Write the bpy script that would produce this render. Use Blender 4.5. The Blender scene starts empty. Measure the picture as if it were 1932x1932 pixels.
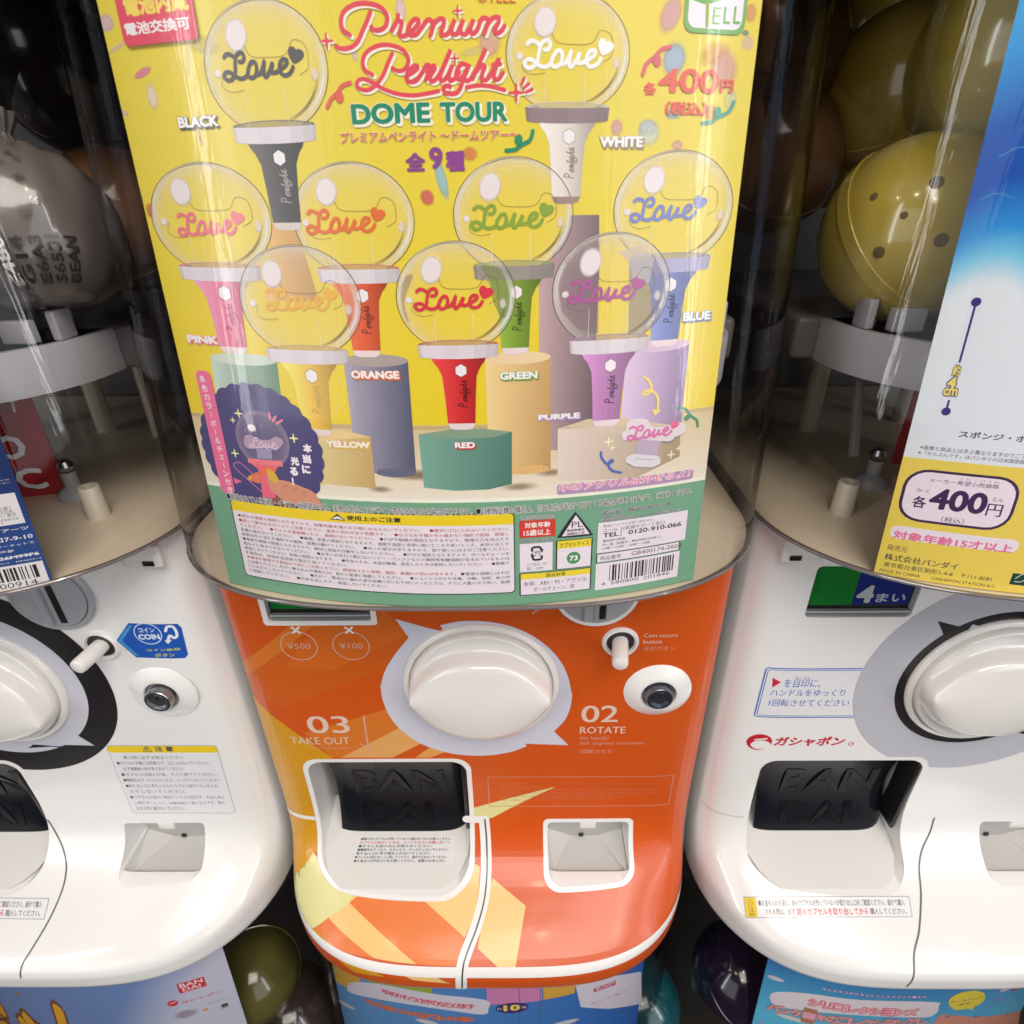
import bpy, bmesh, math, random
import numpy as np
from mathutils import Matrix, Vector
from mathutils.geometry import tessellate_polygon
rng = random.Random(7)
scene = bpy.context.scene
COL = scene.collection

# ------------------------------------------------------------------ camera
YAW, PITCH, ROLL, FPX = -0.0163643242, 0.494724483, 0.0174314760, 1100.0
CAM = np.array([0.02682132, -0.258964886, 0.6])
_f = np.array([math.sin(YAW)*math.cos(PITCH), math.cos(YAW)*math.cos(PITCH), -math.sin(PITCH)])
_r0 = np.array([math.cos(YAW), -math.sin(YAW), 0.0]); _d0 = np.cross(_f, _r0)
_r = _r0*math.cos(ROLL)+_d0*math.sin(ROLL); _d = -_r0*math.sin(ROLL)+_d0*math.cos(ROLL)
RM = np.array([_r, _d, _f])
cam = bpy.data.cameras.new('camera'); camo = bpy.data.objects.new('camera', cam); COL.objects.link(camo)
cam.sensor_width = 36; cam.lens = 36*FPX/1932; cam.clip_start = 0.01; cam.clip_end = 60
mw = Matrix.Identity(4)
for i in range(3):
    mw[i][0] = _r[i]; mw[i][1] = -_d[i]; mw[i][2] = -_f[i]; mw[i][3] = CAM[i]
camo.matrix_world = mw
cam.dof.use_dof = True; cam.dof.focus_distance = 0.27; cam.dof.aperture_fstop = 20.0
scene.camera = camo

def ray(u, v):
    return np.array([(u-966)/FPX, (v-966)/FPX, 1.0])@RM

# ------------------------------------------------------------------ world and lamps
world = bpy.data.worlds.new('World'); scene.world = world; world.use_nodes = True
wn = world.node_tree
bg = wn.nodes['Background']
tc = wn.nodes.new('ShaderNodeTexCoord'); nz = wn.nodes.new('ShaderNodeTexNoise'); nz.inputs['Scale'].default_value = 2.2
nz.inputs['Detail'].default_value = 3
cr = wn.nodes.new('ShaderNodeValToRGB')
cr.color_ramp.elements[0].position = .35; cr.color_ramp.elements[0].color = (.22, .19, .175, 1)
cr.color_ramp.elements[1].position = .68; cr.color_ramp.elements[1].color = (.62, .60, .60, 1)
wn.links.new(tc.outputs['Generated'], nz.inputs['Vector']); wn.links.new(nz.outputs['Fac'], cr.inputs['Fac'])
wn.links.new(cr.outputs['Color'], bg.inputs['Color']); bg.inputs['Strength'].default_value = 0.22

def lamp(name, kind, loc, target, energy, color, size=.1, size_y=None):
    l = bpy.data.lights.new(name, kind); l.energy = energy; l.color = color
    if kind == 'AREA':
        l.shape = 'RECTANGLE'; l.size = size; l.size_y = size_y or size
    else:
        l.shadow_soft_size = size
    o = bpy.data.objects.new(name, l); COL.objects.link(o); o.location = loc
    d = Vector(target)-Vector(loc); o.rotation_euler = d.to_track_quat('-Z', 'Y').to_euler()
    return o
lamp('ceiling_panel_light', 'AREA', (.35, -1.25, 2.1), (0, 0, .35), 29, (1, .95, .90), 1.5, .9)
lamp('shop_window_light', 'AREA', (1.7, -1.9, 1.0), (0, 0, .4), 15, (.92, .95, 1), 1.7, 2.0)
lamp('shop_window_light', 'AREA', (-1.7, -2.1, 1.1), (0, 0, .4), 12, (.95, .97, 1), 1.7, 2.0)
for (x, y, z, e) in ((-.55, -.85, 1.75, 3.5), (.12, -.75, 1.8, 3.0), (.75, -.9, 1.8, 3.0), (-.2, -1.5, 1.9, 2.5), (1.1, -1.6, 1.9, 2.5), (-1.0, -.55, 1.7, 2), (.45, -1.1, 1.85, 2)):
    lamp('ceiling_spot_bulb', 'POINT', (x, y, z), (0, 0, 0), e, (1, .80, .55), .014)
for x in (-1.25, 1.35):
    lamp('doorway_light', 'AREA', (x, -1.0, .95), (0, 0, .5), 3.8, (.95, .97, 1), .10, 1.5)  # added strip lamps, only to draw upright glare streaks on the curved cases
scene.view_settings.view_transform = 'Standard'; scene.view_settings.look = 'None'
scene.view_settings.exposure = 0.26; scene.view_settings.gamma = 1
scene.view_settings.use_curve_mapping = False
scene.render.engine = 'CYCLES'
scene.cycles.max_bounces = 16; scene.cycles.transparent_max_bounces = 32
scene.cycles.transmission_bounces = 8; scene.cycles.glossy_bounces = 5; scene.cycles.diffuse_bounces = 5
scene.cycles.sample_clamp_indirect = 4
scene.cycles.caustics_reflective = False; scene.cycles.caustics_refractive = False

# ------------------------------------------------------------------ materials
def lin(c):
    c = c/255.0
    return c/12.92 if c <= .04045 else ((c+.055)/1.055)**2.4
def S(r, g, b, k=1.0):
    return (min(.9, lin(r)*k), min(.9, lin(g)*k), min(.9, lin(b)*k))
def mat(name, col, rough=.4, metal=0.0, coat=0.0, spec=.5, trans=0.0, bump=0.0, bscale=300, vary=0.0, sss=0.0, alpha=1.0):
    m = bpy.data.materials.new(name); m.use_nodes = True
    n = m.node_tree.nodes; b = n['Principled BSDF']
    b.inputs['Base Color'].default_value = (*col, 1); b.inputs['Roughness'].default_value = rough
    b.inputs['Metallic'].default_value = metal; b.inputs['Coat Weight'].default_value = coat
    b.inputs['Coat Roughness'].default_value = .06
    b.inputs['Specular IOR Level'].default_value = spec; b.inputs['Transmission Weight'].default_value = trans
    b.inputs['Alpha'].default_value = alpha
    if sss: b.inputs['Subsurface Weight'].default_value = sss; b.inputs['Subsurface Radius'].default_value = (.004, .003, .002)
    if bump or vary:
        t = n.new('ShaderNodeTexCoord'); z = n.new('ShaderNodeTexNoise'); z.inputs['Scale'].default_value = bscale
        z.inputs['Detail'].default_value = 4
        m.node_tree.links.new(t.outputs['Object'], z.inputs['Vector'])
        if bump:
            bp = n.new('ShaderNodeBump'); bp.inputs['Strength'].default_value = bump; bp.inputs['Distance'].default_value = .0004
            m.node_tree.links.new(z.outputs['Fac'], bp.inputs['Height']); m.node_tree.links.new(bp.outputs['Normal'], b.inputs['Normal'])
        if vary:
            mr = n.new('ShaderNodeMapRange'); mr.inputs['To Min'].default_value = max(.02, rough-vary); mr.inputs['To Max'].default_value = rough+vary
            m.node_tree.links.new(z.outputs['Fac'], mr.inputs['Value']); m.node_tree.links.new(mr.outputs['Result'], b.inputs['Roughness'])
    return m
def clear_mat(name, tint=(.97, .965, .95), rough=.04, ior=1.40, haze=.0, scuff=True):
    # thin clear plastic sheet: transparent with a fresnel gloss; scuffs stretched down the sheet
    m = bpy.data.materials.new(name); m.use_nodes = True; n = m.node_tree.nodes; L = m.node_tree.links
    n.remove(n['Principled BSDF']); out = n['Material Output']
    tr = n.new('ShaderNodeBsdfTransparent'); tr.inputs['Color'].default_value = (*tint, 1)
    gl = n.new('ShaderNodeBsdfGlossy'); gl.inputs['Roughness'].default_value = rough
    lw = n.new('ShaderNodeLayerWeight'); pw = n.new('ShaderNodeMath'); pw.operation = 'POWER'; pw.inputs[1].default_value = 5
    L.new(lw.outputs['Facing'], pw.inputs[0]); lw.inputs['Blend'].default_value = .5
    f0 = ((ior-1)/(ior+1))**2; fr = n.new('ShaderNodeMath'); fr.operation = 'MULTIPLY_ADD'; fr.inputs[1].default_value = .8*(1-f0); fr.inputs[2].default_value = f0
    L.new(pw.outputs[0], fr.inputs[0])
    cb = n.new('ShaderNodeMath'); cb.operation = 'POWER'; cb.inputs[1].default_value = 3.2; L.new(lw.outputs['Facing'], cb.inputs[0])
    tm = n.new('ShaderNodeMix'); tm.data_type = 'RGBA'; tm.inputs['A'].default_value = (*tint, 1); tm.inputs['B'].default_value = (.20, .17, .17, 1)
    L.new(cb.outputs[0], tm.inputs['Factor']); L.new(tm.outputs['Result'], tr.inputs['Color'])
    mx = n.new('ShaderNodeMixShader'); L.new(fr.outputs[0], mx.inputs['Fac']); L.new(tr.outputs[0], mx.inputs[1]); L.new(gl.outputs[0], mx.inputs[2])
    last = mx
    if scuff:
        t = n.new('ShaderNodeTexCoord'); mp = n.new('ShaderNodeMapping'); mp.inputs['Scale'].default_value = (420, 420, 5)
        z = n.new('ShaderNodeTexNoise'); z.inputs['Scale'].default_value = 1; z.inputs['Detail'].default_value = 2
        L.new(t.outputs['Object'], mp.inputs['Vector']); L.new(mp.outputs[0], z.inputs['Vector'])
        bp = n.new('ShaderNodeBump'); bp.inputs['Strength'].default_value = .05; bp.inputs['Distance'].default_value = .002
        L.new(z.outputs['Fac'], bp.inputs['Height']); L.new(bp.outputs[0], gl.inputs['Normal'])
    if haze:
        df = n.new('ShaderNodeBsdfDiffuse'); df.inputs['Color'].default_value = (.75, .72, .68, 1)
        m2 = n.new('ShaderNodeMixShader'); m2.inputs['Fac'].default_value = haze
        L.new(mx.outputs[0], m2.inputs[1]); L.new(df.outputs[0], m2.inputs[2]); last = m2
    L.new(last.outputs[0], out.inputs['Surface'])
    return m
def ink_mat(name, rough=.35, coat=0.25, grain=.05):
    # printed paper: the print's own colours are stored on the faces
    m = bpy.data.materials.new(name); m.use_nodes = True; n = m.node_tree.nodes; L = m.node_tree.links
    b = n['Principled BSDF']; a = n.new('ShaderNodeAttribute'); a.attribute_name = 'ink'
    t = n.new('ShaderNodeTexCoord'); z = n.new('ShaderNodeTexNoise'); z.inputs['Scale'].default_value = 900; z.inputs['Detail'].default_value = 3
    L.new(t.outputs['Object'], z.inputs['Vector'])
    mr = n.new('ShaderNodeMapRange'); mr.inputs['To Min'].default_value = 1-grain; mr.inputs['To Max'].default_value = 1+grain
    L.new(z.outputs['Fac'], mr.inputs['Value'])
    mu = n.new('ShaderNodeVectorMath'); mu.operation = 'SCALE'; L.new(a.outputs['Color'], mu.inputs[0]); L.new(mr.outputs['Result'], mu.inputs['Scale'])
    L.new(mu.outputs[0], b.inputs['Base Color'])
    L.new(a.outputs['Alpha'], b.inputs['Alpha'])
    b.inputs['Roughness'].default_value = rough; b.inputs['Coat Weight'].default_value = coat; b.inputs['Coat Roughness'].default_value = .12
    z2 = n.new('ShaderNodeTexNoise'); z2.inputs['Scale'].default_value = 26; z2.inputs['Detail'].default_value = 2; L.new(t.outputs['Object'], z2.inputs['Vector'])
    bp = n.new('ShaderNodeBump'); bp.inputs['Strength'].default_value = .25; bp.inputs['Distance'].default_value = .0015; L.new(z2.outputs['Fac'], bp.inputs['Height'])
    L.new(bp.outputs['Normal'], b.inputs['Coat Normal']); L.new(bp.outputs['Normal'], b.inputs['Normal'])
    return m
M_WHITE = mat('white_plastic', (.80, .79, .775), .22, coat=.5, vary=.05, bscale=40)
M_LINER = mat('white_liner_plastic', (.70, .685, .66), .45)
M_KNOB = mat('white_knob_plastic', (.80, .775, .74), .16, coat=.6)
M_GREY = mat('grey_plastic', (.36, .375, .40), .4)
M_BLACK = mat('black_plastic', (.012, .012, .014), .3)
M_SMOKE = mat('smoked_hatch_plastic', (.008, .009, .013), .14, spec=.14)
M_SMOKE2 = mat('smoked_hatch_lettering', (.005, .005, .007), .25, spec=.16)
M_CUPB = mat('cup_back_plastic', (.47, .46, .45), .5)  # white cup wall greyed: the recess shade is put into its colour
M_CUP = mat('cup_liner_plastic', (.60, .59, .57), .45)  # white liner greyed, some of the cup's inner shade is in the colour
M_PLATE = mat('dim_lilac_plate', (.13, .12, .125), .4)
M_METAL = mat('lock_metal', (.42, .44, .46), .28, metal=1.0)
M_DKMETAL = mat('dark_lock_metal', (.27, .32, .37), .3, metal=1.0)
M_CASEFLOOR = mat('beige_tray_plastic', (.74, .63, .48), .35, vary=.06, bscale=60)
M_POST = mat('cream_post_plastic', (.62, .55, .45), .4)
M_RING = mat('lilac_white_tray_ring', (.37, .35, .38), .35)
M_DARK = mat('dark_interior_plastic', (.030, .025, .022), .5)
M_WALL = mat('dark_wall', (.05, .035, .027), .7, bump=.3, bscale=60)
M_CLEAR = clear_mat('clear_case_plastic')
M_CLEARTINT = clear_mat('display_window', (.80, .82, .82), .05, scuff=False)
M_RIM = mat('smoky_rim_plastic', (.17, .14, .14), .12, coat=.6)
M_INK = ink_mat('printed_card')
M_VINYL = ink_mat('printed_vinyl', .34, .22, .03)
M_RED = mat('red_plastic_bag', (.42, .012, .018), .25, coat=.4)
def capsule_mat(name, c, a=1.0, rough=.12):
    return mat(name, c, rough, coat=.5, sss=.0, alpha=a)

# ------------------------------------------------------------------ object helpers
def link(name, me, parent=None, loc=(0, 0, 0), mats=()):
    o = bpy.data.objects.new(name, me); COL.objects.link(o)
    for m in mats: me.materials.append(m)
    if parent: o.parent = parent
    o.location = loc
    return o
def thing(name, label, cat, loc=(0, 0, 0), group=None):
    o = bpy.data.objects.new(name, None); COL.objects.link(o); o.location = loc; o.empty_display_size = .02
    o['label'] = label; o['category'] = cat
    if group: o['group'] = group
    return o
def tag(o, label, cat, group=None, kind=None):
    if label: o['label'] = label
    if cat: o['category'] = cat
    if group: o['group'] = group
    if kind: o['kind'] = kind
    return o
def from_bm(name, bm, m, parent=None, loc=(0, 0, 0), smooth=True, angle=40):
    me = bpy.data.meshes.new(name)
    bmesh.ops.recalc_face_normals(bm, faces=bm.faces)
    bm.to_mesh(me); bm.free()
    if smooth:
        me.polygons.foreach_set('use_smooth', [True]*len(me.polygons))
        me.set_sharp_from_angle(angle=math.radians(angle))
    return link(name, me, parent, loc, [m] if not isinstance(m, (list, tuple)) else m)
def bm_box(bm, c, s, bevel=0.0, rot=None):
    r = bmesh.ops.create_cube(bm, size=1)
    vs = r['verts']
    bmesh.ops.scale(bm, vec=s, verts=vs)
    if bevel:
        es = list({e for v in vs for e in v.link_edges})
        q = bmesh.ops.bevel(bm, geom=es, offset=bevel, segments=3, affect='EDGES', profile=.5)
        vs = list({v for f in q['faces'] for v in f.verts} | {v for v in vs if v.is_valid})
    if rot is not None: bmesh.ops.rotate(bm, cent=(0, 0, 0), matrix=rot, verts=vs)
    bmesh.ops.translate(bm, vec=c, verts=vs)
    return vs
def bm_lathe(bm, prof, origin, axis, seg=48, closed=True):
    # prof: (radius, height along axis)
    ax = Vector(axis).normalized(); q = Vector((0, 0, 1)).rotation_difference(ax)
    rings = []
    for r, h in prof:
        if r < 1e-7:
            rings.append([bm.verts.new(Vector(origin)+q@Vector((0, 0, h)))])
        else:
            rings.append([bm.verts.new(Vector(origin)+q@Vector((r*math.cos(2*math.pi*i/seg), r*math.sin(2*math.pi*i/seg), h))) for i in range(seg)])
    for a, b in zip(rings, rings[1:]):
        for i in range(seg):
            j = (i+1) % seg
            if len(a) == 1 and len(b) == 1: continue
            if len(a) == 1: bm.faces.new((a[0], b[i], b[j]))
            elif len(b) == 1: bm.faces.new((a[i], b[0], a[j]))
            else: bm.faces.new((a[i], b[i], b[j], a[j]))
    return rings
def bm_loft(bm, rings, cap0=True, cap1=True, close=True):
    R = [[bm.verts.new(p) for p in ring] for ring in rings]
    n = len(R[0])
    for a, b in zip(R, R[1:]):
        for i in range(n if close else n-1):
            j = (i+1) % n
            bm.faces.new((a[i], b[i], b[j], a[j]))
    if cap0: bm.faces.new(R[0])
    if cap1: bm.faces.new(R[-1][::-1])
    return R
def round_rect(x0, x1, z0, z1, r, seg=8, r_bot=None):
    rb = r if r_bot is None else r_bot
    pts = []
    for cx, cz, a0, rr in ((x1-rb, z0+rb, -90, rb), (x1-r, z1-r, 0, r), (x0+r, z1-r, 90, r), (x0+rb, z0+rb, 180, rb)):
        for i in range(seg+1):
            a = math.radians(a0+90*i/seg); pts.append((cx+rr*math.cos(a), cz+rr*math.sin(a)))
    return pts
def tri_fill(loops):
    loops = [list(l) for l in loops]
    flat = [p for l in loops for p in l]
    t = tessellate_polygon([[Vector((p[0], p[1], 0)) for p in l] for l in loops])
    return [[flat[i] for i in tri] for tri in t]

# ------------------------------------------------------------------ printed sheets
def catmull(pts, n=8, closed=False):
    P = [np.array(p, float) for p in pts]
    if len(P) < 3: return P
    out = []; m = len(P)
    rngi = range(m) if closed else range(m-1)
    for i in rngi:
        if closed: p0, p1, p2, p3 = P[(i-1) % m], P[i], P[(i+1) % m], P[(i+2) % m]
        else:
            p1, p2 = P[i], P[i+1]
            p0 = P[i-1] if i else 2*p1-p2
            p3 = P[i+2] if i+2 < m else 2*p2-p1
        for k in range(n):
            t = k/n
            out.append(.5*((2*p1)+(-p0+p2)*t+(2*p0-5*p1+4*p2-p3)*t*t+(-p0+3*p1-3*p2+p3)*t**3))
    if not closed: out.append(P[-1])
    return out
def clip_half(poly, ax, c, keep_less):
    out = []; n = len(poly)
    for i in range(n):
        a, b = poly[i], poly[(i+1) % n]
        da = (a[ax]-c)*(1 if keep_less else -1); db = (b[ax]-c)*(1 if keep_less else -1)
        if da <= 0: out.append(a)
        if (da < 0 < db) or (db < 0 < da):
            t = da/(da-db); out.append((a[0]+t*(b[0]-a[0]), a[1]+t*(b[1]-a[1])))
    return out
def clip_line(poly, p, q, inside):
    nx, ny = -(q[1]-p[1]), q[0]-p[0]
    out = []; n = len(poly); s = 1 if inside else -1
    for i in range(n):
        a, b = poly[i], poly[(i+1) % n]
        da = ((a[0]-p[0])*nx+(a[1]-p[1])*ny)*s; db = ((b[0]-p[0])*nx+(b[1]-p[1])*ny)*s
        if da >= 0: out.append(a)
        if (da > 0 > db) or (db > 0 > da):
            t = da/(da-db); out.append((a[0]+t*(b[0]-a[0]), a[1]+t*(b[1]-a[1])))
    return out
_txt = {}
def text_tris(body, bold=0.0, shear=0.0, res=2, spacing=1.0):
    key = (body, round(bold, 4), shear, res, spacing)
    if key in _txt: return _txt[key]
    c = bpy.data.curves.new('t', 'FONT'); c.body = body; c.offset = bold; c.shear = shear; c.resolution_u = res
    c.space_character = spacing; c.fill_mode = 'FRONT' if hasattr(c, 'fill_mode') else c.fill_mode
    o = bpy.data.objects.new('t', c); COL.objects.link(o)
    dg = bpy.context.evaluated_depsgraph_get(); dg.update()
    me = bpy.data.meshes.new_from_object(o.evaluated_get(dg))
    me.calc_loop_triangles()
    co = np.zeros(len(me.vertices)*3); me.vertices.foreach_get('co', co); co = co.reshape(-1, 3)[:, :2]
    ti = np.zeros(len(me.loop_triangles)*3, int); me.loop_triangles.foreach_get('vertices', ti)
    T = co[ti].reshape(-1, 3, 2)
    bpy.data.objects.remove(o); bpy.data.curves.remove(c); bpy.data.meshes.remove(me)
    ar = np.abs((T[:, 1, 0]-T[:, 0, 0])*(T[:, 2, 1]-T[:, 0, 1])-(T[:, 2, 0]-T[:, 0, 0])*(T[:, 1, 1]-T[:, 0, 1]))
    T = T[ar > 1e-9]
    bb = (T[:, :, 0].min(), T[:, :, 1].min(), T[:, :, 0].max(), T[:, :, 1].max()) if len(T) else (0, 0, 1, 1)
    _txt[key] = (T, bb)
    return T, bb

class Sheet:
    eps0, eps = 0.0, 1.3e-5
    ustep, vstep = .004, .02
    extra = ()
    def __init__(self):
        self.T, self.C, self.O, self.holes = [], [], [], []
    # subclasses: surf(u,v,off)->xyz arrays ; inv(px,py)->(u,v)
    def _push(self, tris, col, layer, sub=None):
        tris = np.asarray(tris, float).reshape(-1, 3, 2)
        if not len(tris): return
        a = (tris[:, 1, 0]-tris[:, 0, 0])*(tris[:, 2, 1]-tris[:, 0, 1])-(tris[:, 2, 0]-tris[:, 0, 0])*(tris[:, 1, 1]-tris[:, 0, 1])
        ok = np.abs(a) > 1e-13
        tris = tris[ok]; a = a[ok]
        fl = a < 0; tris[fl] = tris[fl][:, ::-1]
        if sub is not None: sub = np.asarray(sub)[ok]
        self.T.append(tris)
        if callable(col): c = col(tris.reshape(-1, 2)).reshape(-1, 3, 4)
        else:
            c = np.empty((len(tris), 3, 4)); c[:] = (col[0], col[1], col[2], col[3] if len(col) > 3 else 1)
        self.C.append(c)
        o = np.full(len(tris), layer*self.eps)
        if sub is not None: o = o+sub
        self.O.append(o)
    def _split(self, polys, us=None, vs=None):
        us = us or self.ustep; vs = vs or self.vstep
        for ax, st in ((0, us), (1, vs)):
            nxt = []
            for p in polys:
                lo = min(q[ax] for q in p); hi = max(q[ax] for q in p)
                k = math.floor(lo/st)+1
                while k*st < hi-1e-9:
                    a = clip_half(p, ax, k*st, True); p = clip_half(p, ax, k*st, False)
                    if len(a) >= 3: nxt.append(a)
                    k += 1
                    if len(p) < 3: break
                if len(p) >= 3: nxt.append(p)
            polys = nxt
        for c in self.extra:
            nxt = []
            for p in polys:
                lo = min(q[0] for q in p); hi = max(q[0] for q in p)
                if lo < c-1e-7 and hi > c+1e-7:
                    a = clip_half(p, 0, c, True); p = clip_half(p, 0, c, False)
                    if len(a) >= 3: nxt.append(a)
                if len(p) >= 3: nxt.append(p)
            polys = nxt
        return polys
    def _cut(self, polys):
        for h in self.holes:
            hu0 = min(p[0] for p in h); hu1 = max(p[0] for p in h); hv0 = min(p[1] for p in h); hv1 = max(p[1] for p in h)
            nxt = []
            for p in polys:
                if max(q[0] for q in p) < hu0 or min(q[0] for q in p) > hu1 or max(q[1] for q in p) < hv0 or min(q[1] for q in p) > hv1:
                    nxt.append(p); continue
                rem = p
                for i in range(len(h)):
                    a = clip_line(rem, h[i], h[(i+1) % len(h)], False)
                    if len(a) >= 3: nxt.append(a)
                    rem = clip_line(rem, h[i], h[(i+1) % len(h)], True)
                    if len(rem) < 3: break
            polys = nxt
        return polys
    def poly(self, loop, col, layer, us=None, vs=None, holes=()):
        loops = [loop]+list(holes)
        tris = tri_fill(loops)
        polys = self._split([[tuple(q) for q in t] for t in tris], us, vs)
        if self.holes: polys = self._cut(polys)
        out = []
        for p in polys:
            for i in range(1, len(p)-1): out.append((p[0], p[i], p[i+1]))
        self._push(out, col, layer)
    def px(self, pts):
        return [self.inv(*p) for p in pts]
    def ppoly(self, pts, col, layer, smooth=0, **k):
        if smooth: pts = catmull(pts, smooth, True)
        self.poly(self.px(pts), col, layer, **k)
    def stroke(self, pts, w, col, layer, n=8, closed=False, caps=True, smooth=True, shift=(0, 0)):
        P = catmull(pts, n, closed) if smooth else [np.array(p, float) for p in pts]
        if closed: P = P+[P[0]]
        P = [p+np.array(shift) for p in P]
        Q = [P[0]]
        for p in P[1:]:
            d_ = np.hypot(*(p-Q[-1]))
            if d_ > 1e-6:
                k_ = max(1, int(d_/(self.ustep*.8))) if self.ustep < .01 else 1; q0 = Q[-1]
                for i_ in range(1, k_+1): Q.append(q0+(p-q0)*i_/k_)
        P = Q
        if len(P) < 2: return
        h = w/2; N = len(P); nr = []
        for i in range(N):
            d = P[min(i+1, N-1)]-P[max(i-1, 0)]
            if closed and i in (0, N-1): d = P[1]-P[N-2]
            L = np.hypot(*d) or 1; nr.append(np.array([-d[1], d[0]])/L)
        tr, sb = [], []; ds = min(1.2e-7, 1.0e-5/max(N, 1))
        for i in range(N-1):
            a, b = P[i]+h*nr[i], P[i]-h*nr[i]; c, d = P[i+1]-h*nr[i+1], P[i+1]+h*nr[i+1]
            tr += [(a, b, c), (a, c, d)]; sb += [i*ds, i*ds]
        if caps and not closed:
            for i, s in ((0, -1), (N-1, 1)):
                t = np.array([nr[i][1], -nr[i][0]])*s; fan = []
                for k in range(9):
                    a = -math.pi/2+math.pi*k/8; fan.append(P[i]+h*(math.cos(a)*t+math.sin(a)*nr[i]))
                for k in range(8): tr.append((P[i], fan[k], fan[k+1])); sb.append((i+1)*ds)
        self._push(tr, col, layer, sb)
    def pstroke(self, pts, w, col, layer, **k):
        self.stroke(self.px(pts), w, col, layer, **k)
    def text(self, body, box, col, layer, bold=.0, shear=0, res=2, outline=None, rot=0, spacing=1.0, shadow=None):
        # box: u0,v0,u1,v1 of the lettering's bounding box; rot 90 = reads bottom to top, -90 = top to bottom
        T, bb = text_tris(body, 0.0, shear, res, spacing)
        if not len(T): return
        u0, v0, u1, v1 = box; m = bold
        X0, Y0, X1, Y1 = bb[0]-m, bb[1]-m, bb[2]+m, bb[3]+m
        def place(T):
            s = (T[:, :, 0]-X0)/(X1-X0); t = (T[:, :, 1]-Y0)/(Y1-Y0)
            if rot == 90: s, t = 1-t, s
            elif rot == -90: s, t = t, 1-s
            return np.stack([u0+s*(u1-u0), v0+t*(v1-v0)], -1)
        def fat(r, c, L, dx=0, dy=0):
            if r < .001: offs = [(0, 0)]
            elif r < .016: offs = [(-r, 0), (r, 0)]
            else: offs = [(0, 0)]+[(r*math.cos(2*math.pi*i/10), r*math.sin(2*math.pi*i/10)) for i in range(10)]
            for i, o in enumerate(offs):
                P = place(T+np.array(o)); self._push(P+np.array([dx, dy]), c, L, np.full(len(P), i*6e-7))
        if shadow:
            (sx, sy), sc = shadow; fat(bold+(outline[1] if outline else 0), sc, layer-2, sx, sy)
        if outline: fat(bold+outline[1], outline[0], layer-1)
        fat(bold, col, layer)
    def ptext(self, body, bl, tr, col, layer, **k):
        a = self.inv(*bl); b = self.inv(*tr); self.text(body, (a[0], a[1], b[0], b[1]), col, layer, **k)
    def vtext(self, body, top, bot, size, col, layer, **k):
        # vertical column of characters from pixel top to pixel bottom (centres)
        a = np.array(self.inv(*top)); b = np.array(self.inv(*bot)); n = len(body)
        for i, ch in enumerate(body):
            c = a+(b-a)*(i/max(1, n-1)); rot = -90 if ch in 'ー' else 0
            hw, hh = size/2, size/2
            if ch == 'ー': hw, hh = size*.07, size*.42
            elif ch in '!！': hw, hh = size*.11, size*.45
            elif ch == 'ェ': hw, hh = size*.36, size*.34
            self.text(ch, (c[0]-hw, c[1]-hh, c[0]+hw, c[1]+hh), col, layer, rot=rot, **k)
    def disc(self, c, ru, rv, fn, layer, nr=10, seg=40, rot=0.0, r0=0.0, r1=1.0):
        # polar disc; fn(r array, a array)-> rgba
        tr, cl = [], []
        ca, sa = math.cos(rot), math.sin(rot)
        def pt(r, a):
            x, y = ru*r*math.cos(a), rv*r*math.sin(a); return (c[0]+x*ca-y*sa, c[1]+x*sa+y*ca)
        for i in range(nr):
            ra, rb = r0+(r1-r0)*i/nr, r0+(r1-r0)*(i+1)/nr
            for j in range(seg):
                a, b = 2*math.pi*j/seg, 2*math.pi*(j+1)/seg
                q = [(ra, a), (rb, a), (rb, b), (ra, b)]
                if ra < 1e-9: q = [q[0], q[1], q[2]]
                for k in range(1, len(q)-1):
                    tt = [q[0], q[k], q[k+1]]; tr.append([pt(*x) for x in tt]); cl.append([fn(*x) for x in tt])
        tr = np.array(tr); cl = np.array(cl)
        self.T.append(tr); self.C.append(cl); self.O.append(np.full(len(tr), layer*self.eps))
    def blob(self, c, ru, rv, col, layer, a=.8, soft=.6, rot=0.0, square=False):
        def fn(r, th):
            k = 1.0 if r < 1-soft else max(0, (1-r)/soft)
            k = k*k*(3-2*k)
            return (*col, a*k)
        self.disc(c, ru, rv, fn, layer, nr=8, seg=28, rot=rot)
    def pblob(self, p, ru, rv, col, layer, **k):
        self.blob(self.inv(*p), ru, rv, col, layer, **k)
    def rect(self, u0, v0, u1, v1, col, layer, r=0, **k):
        self.poly(round_rect(u0, u1, v0, v1, r, 5) if r else [(u0, v0), (u1, v0), (u1, v1), (u0, v1)], col, layer, **k)
    def frame(self, u0, v0, u1, v1, w, col, layer, r=0.001, **k):
        o = round_rect(u0, u1, v0, v1, r, 5); i = round_rect(u0+w, u1-w, v0+w, v1-w, max(r-w, 1e-4), 5)
        n = len(o); tr = []
        for a in range(n):
            b = (a+1) % n
            tr += [(o[a], o[b], i[b]), (o[a], i[b], i[a])]
        polys = self._split([list(map(tuple, t)) for t in tr])
        self._push([(p[0], p[q], p[q+1]) for p in polys for q in range(1, len(p)-1)], col, layer)
    def star(self, c, r, col, layer):
        pts = []
        for i in range(32):
            a = 2*math.pi*i/32; k = abs(math.cos(2*a)); rr = r*(.30+.70*k**7)
            pts.append((c[0]+rr*math.cos(a), c[1]+rr*math.sin(a)))
        self.poly(pts, col, layer)
    def barcode(self, u0, v0, u1, v1, layer, col=(.02, .02, .022), seed=3):
        r = random.Random(seed); n = 95; w = (u1-u0)/n; i = 0; dark = True
        while i < n:
            k = r.choice((1, 1, 2, 2, 3)); k = min(k, n-i)
            if dark: self.rect(u0+i*w, v0, u0+(i+k)*w*1.0, v1, col, layer)
            dark = not dark; i += k
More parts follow.
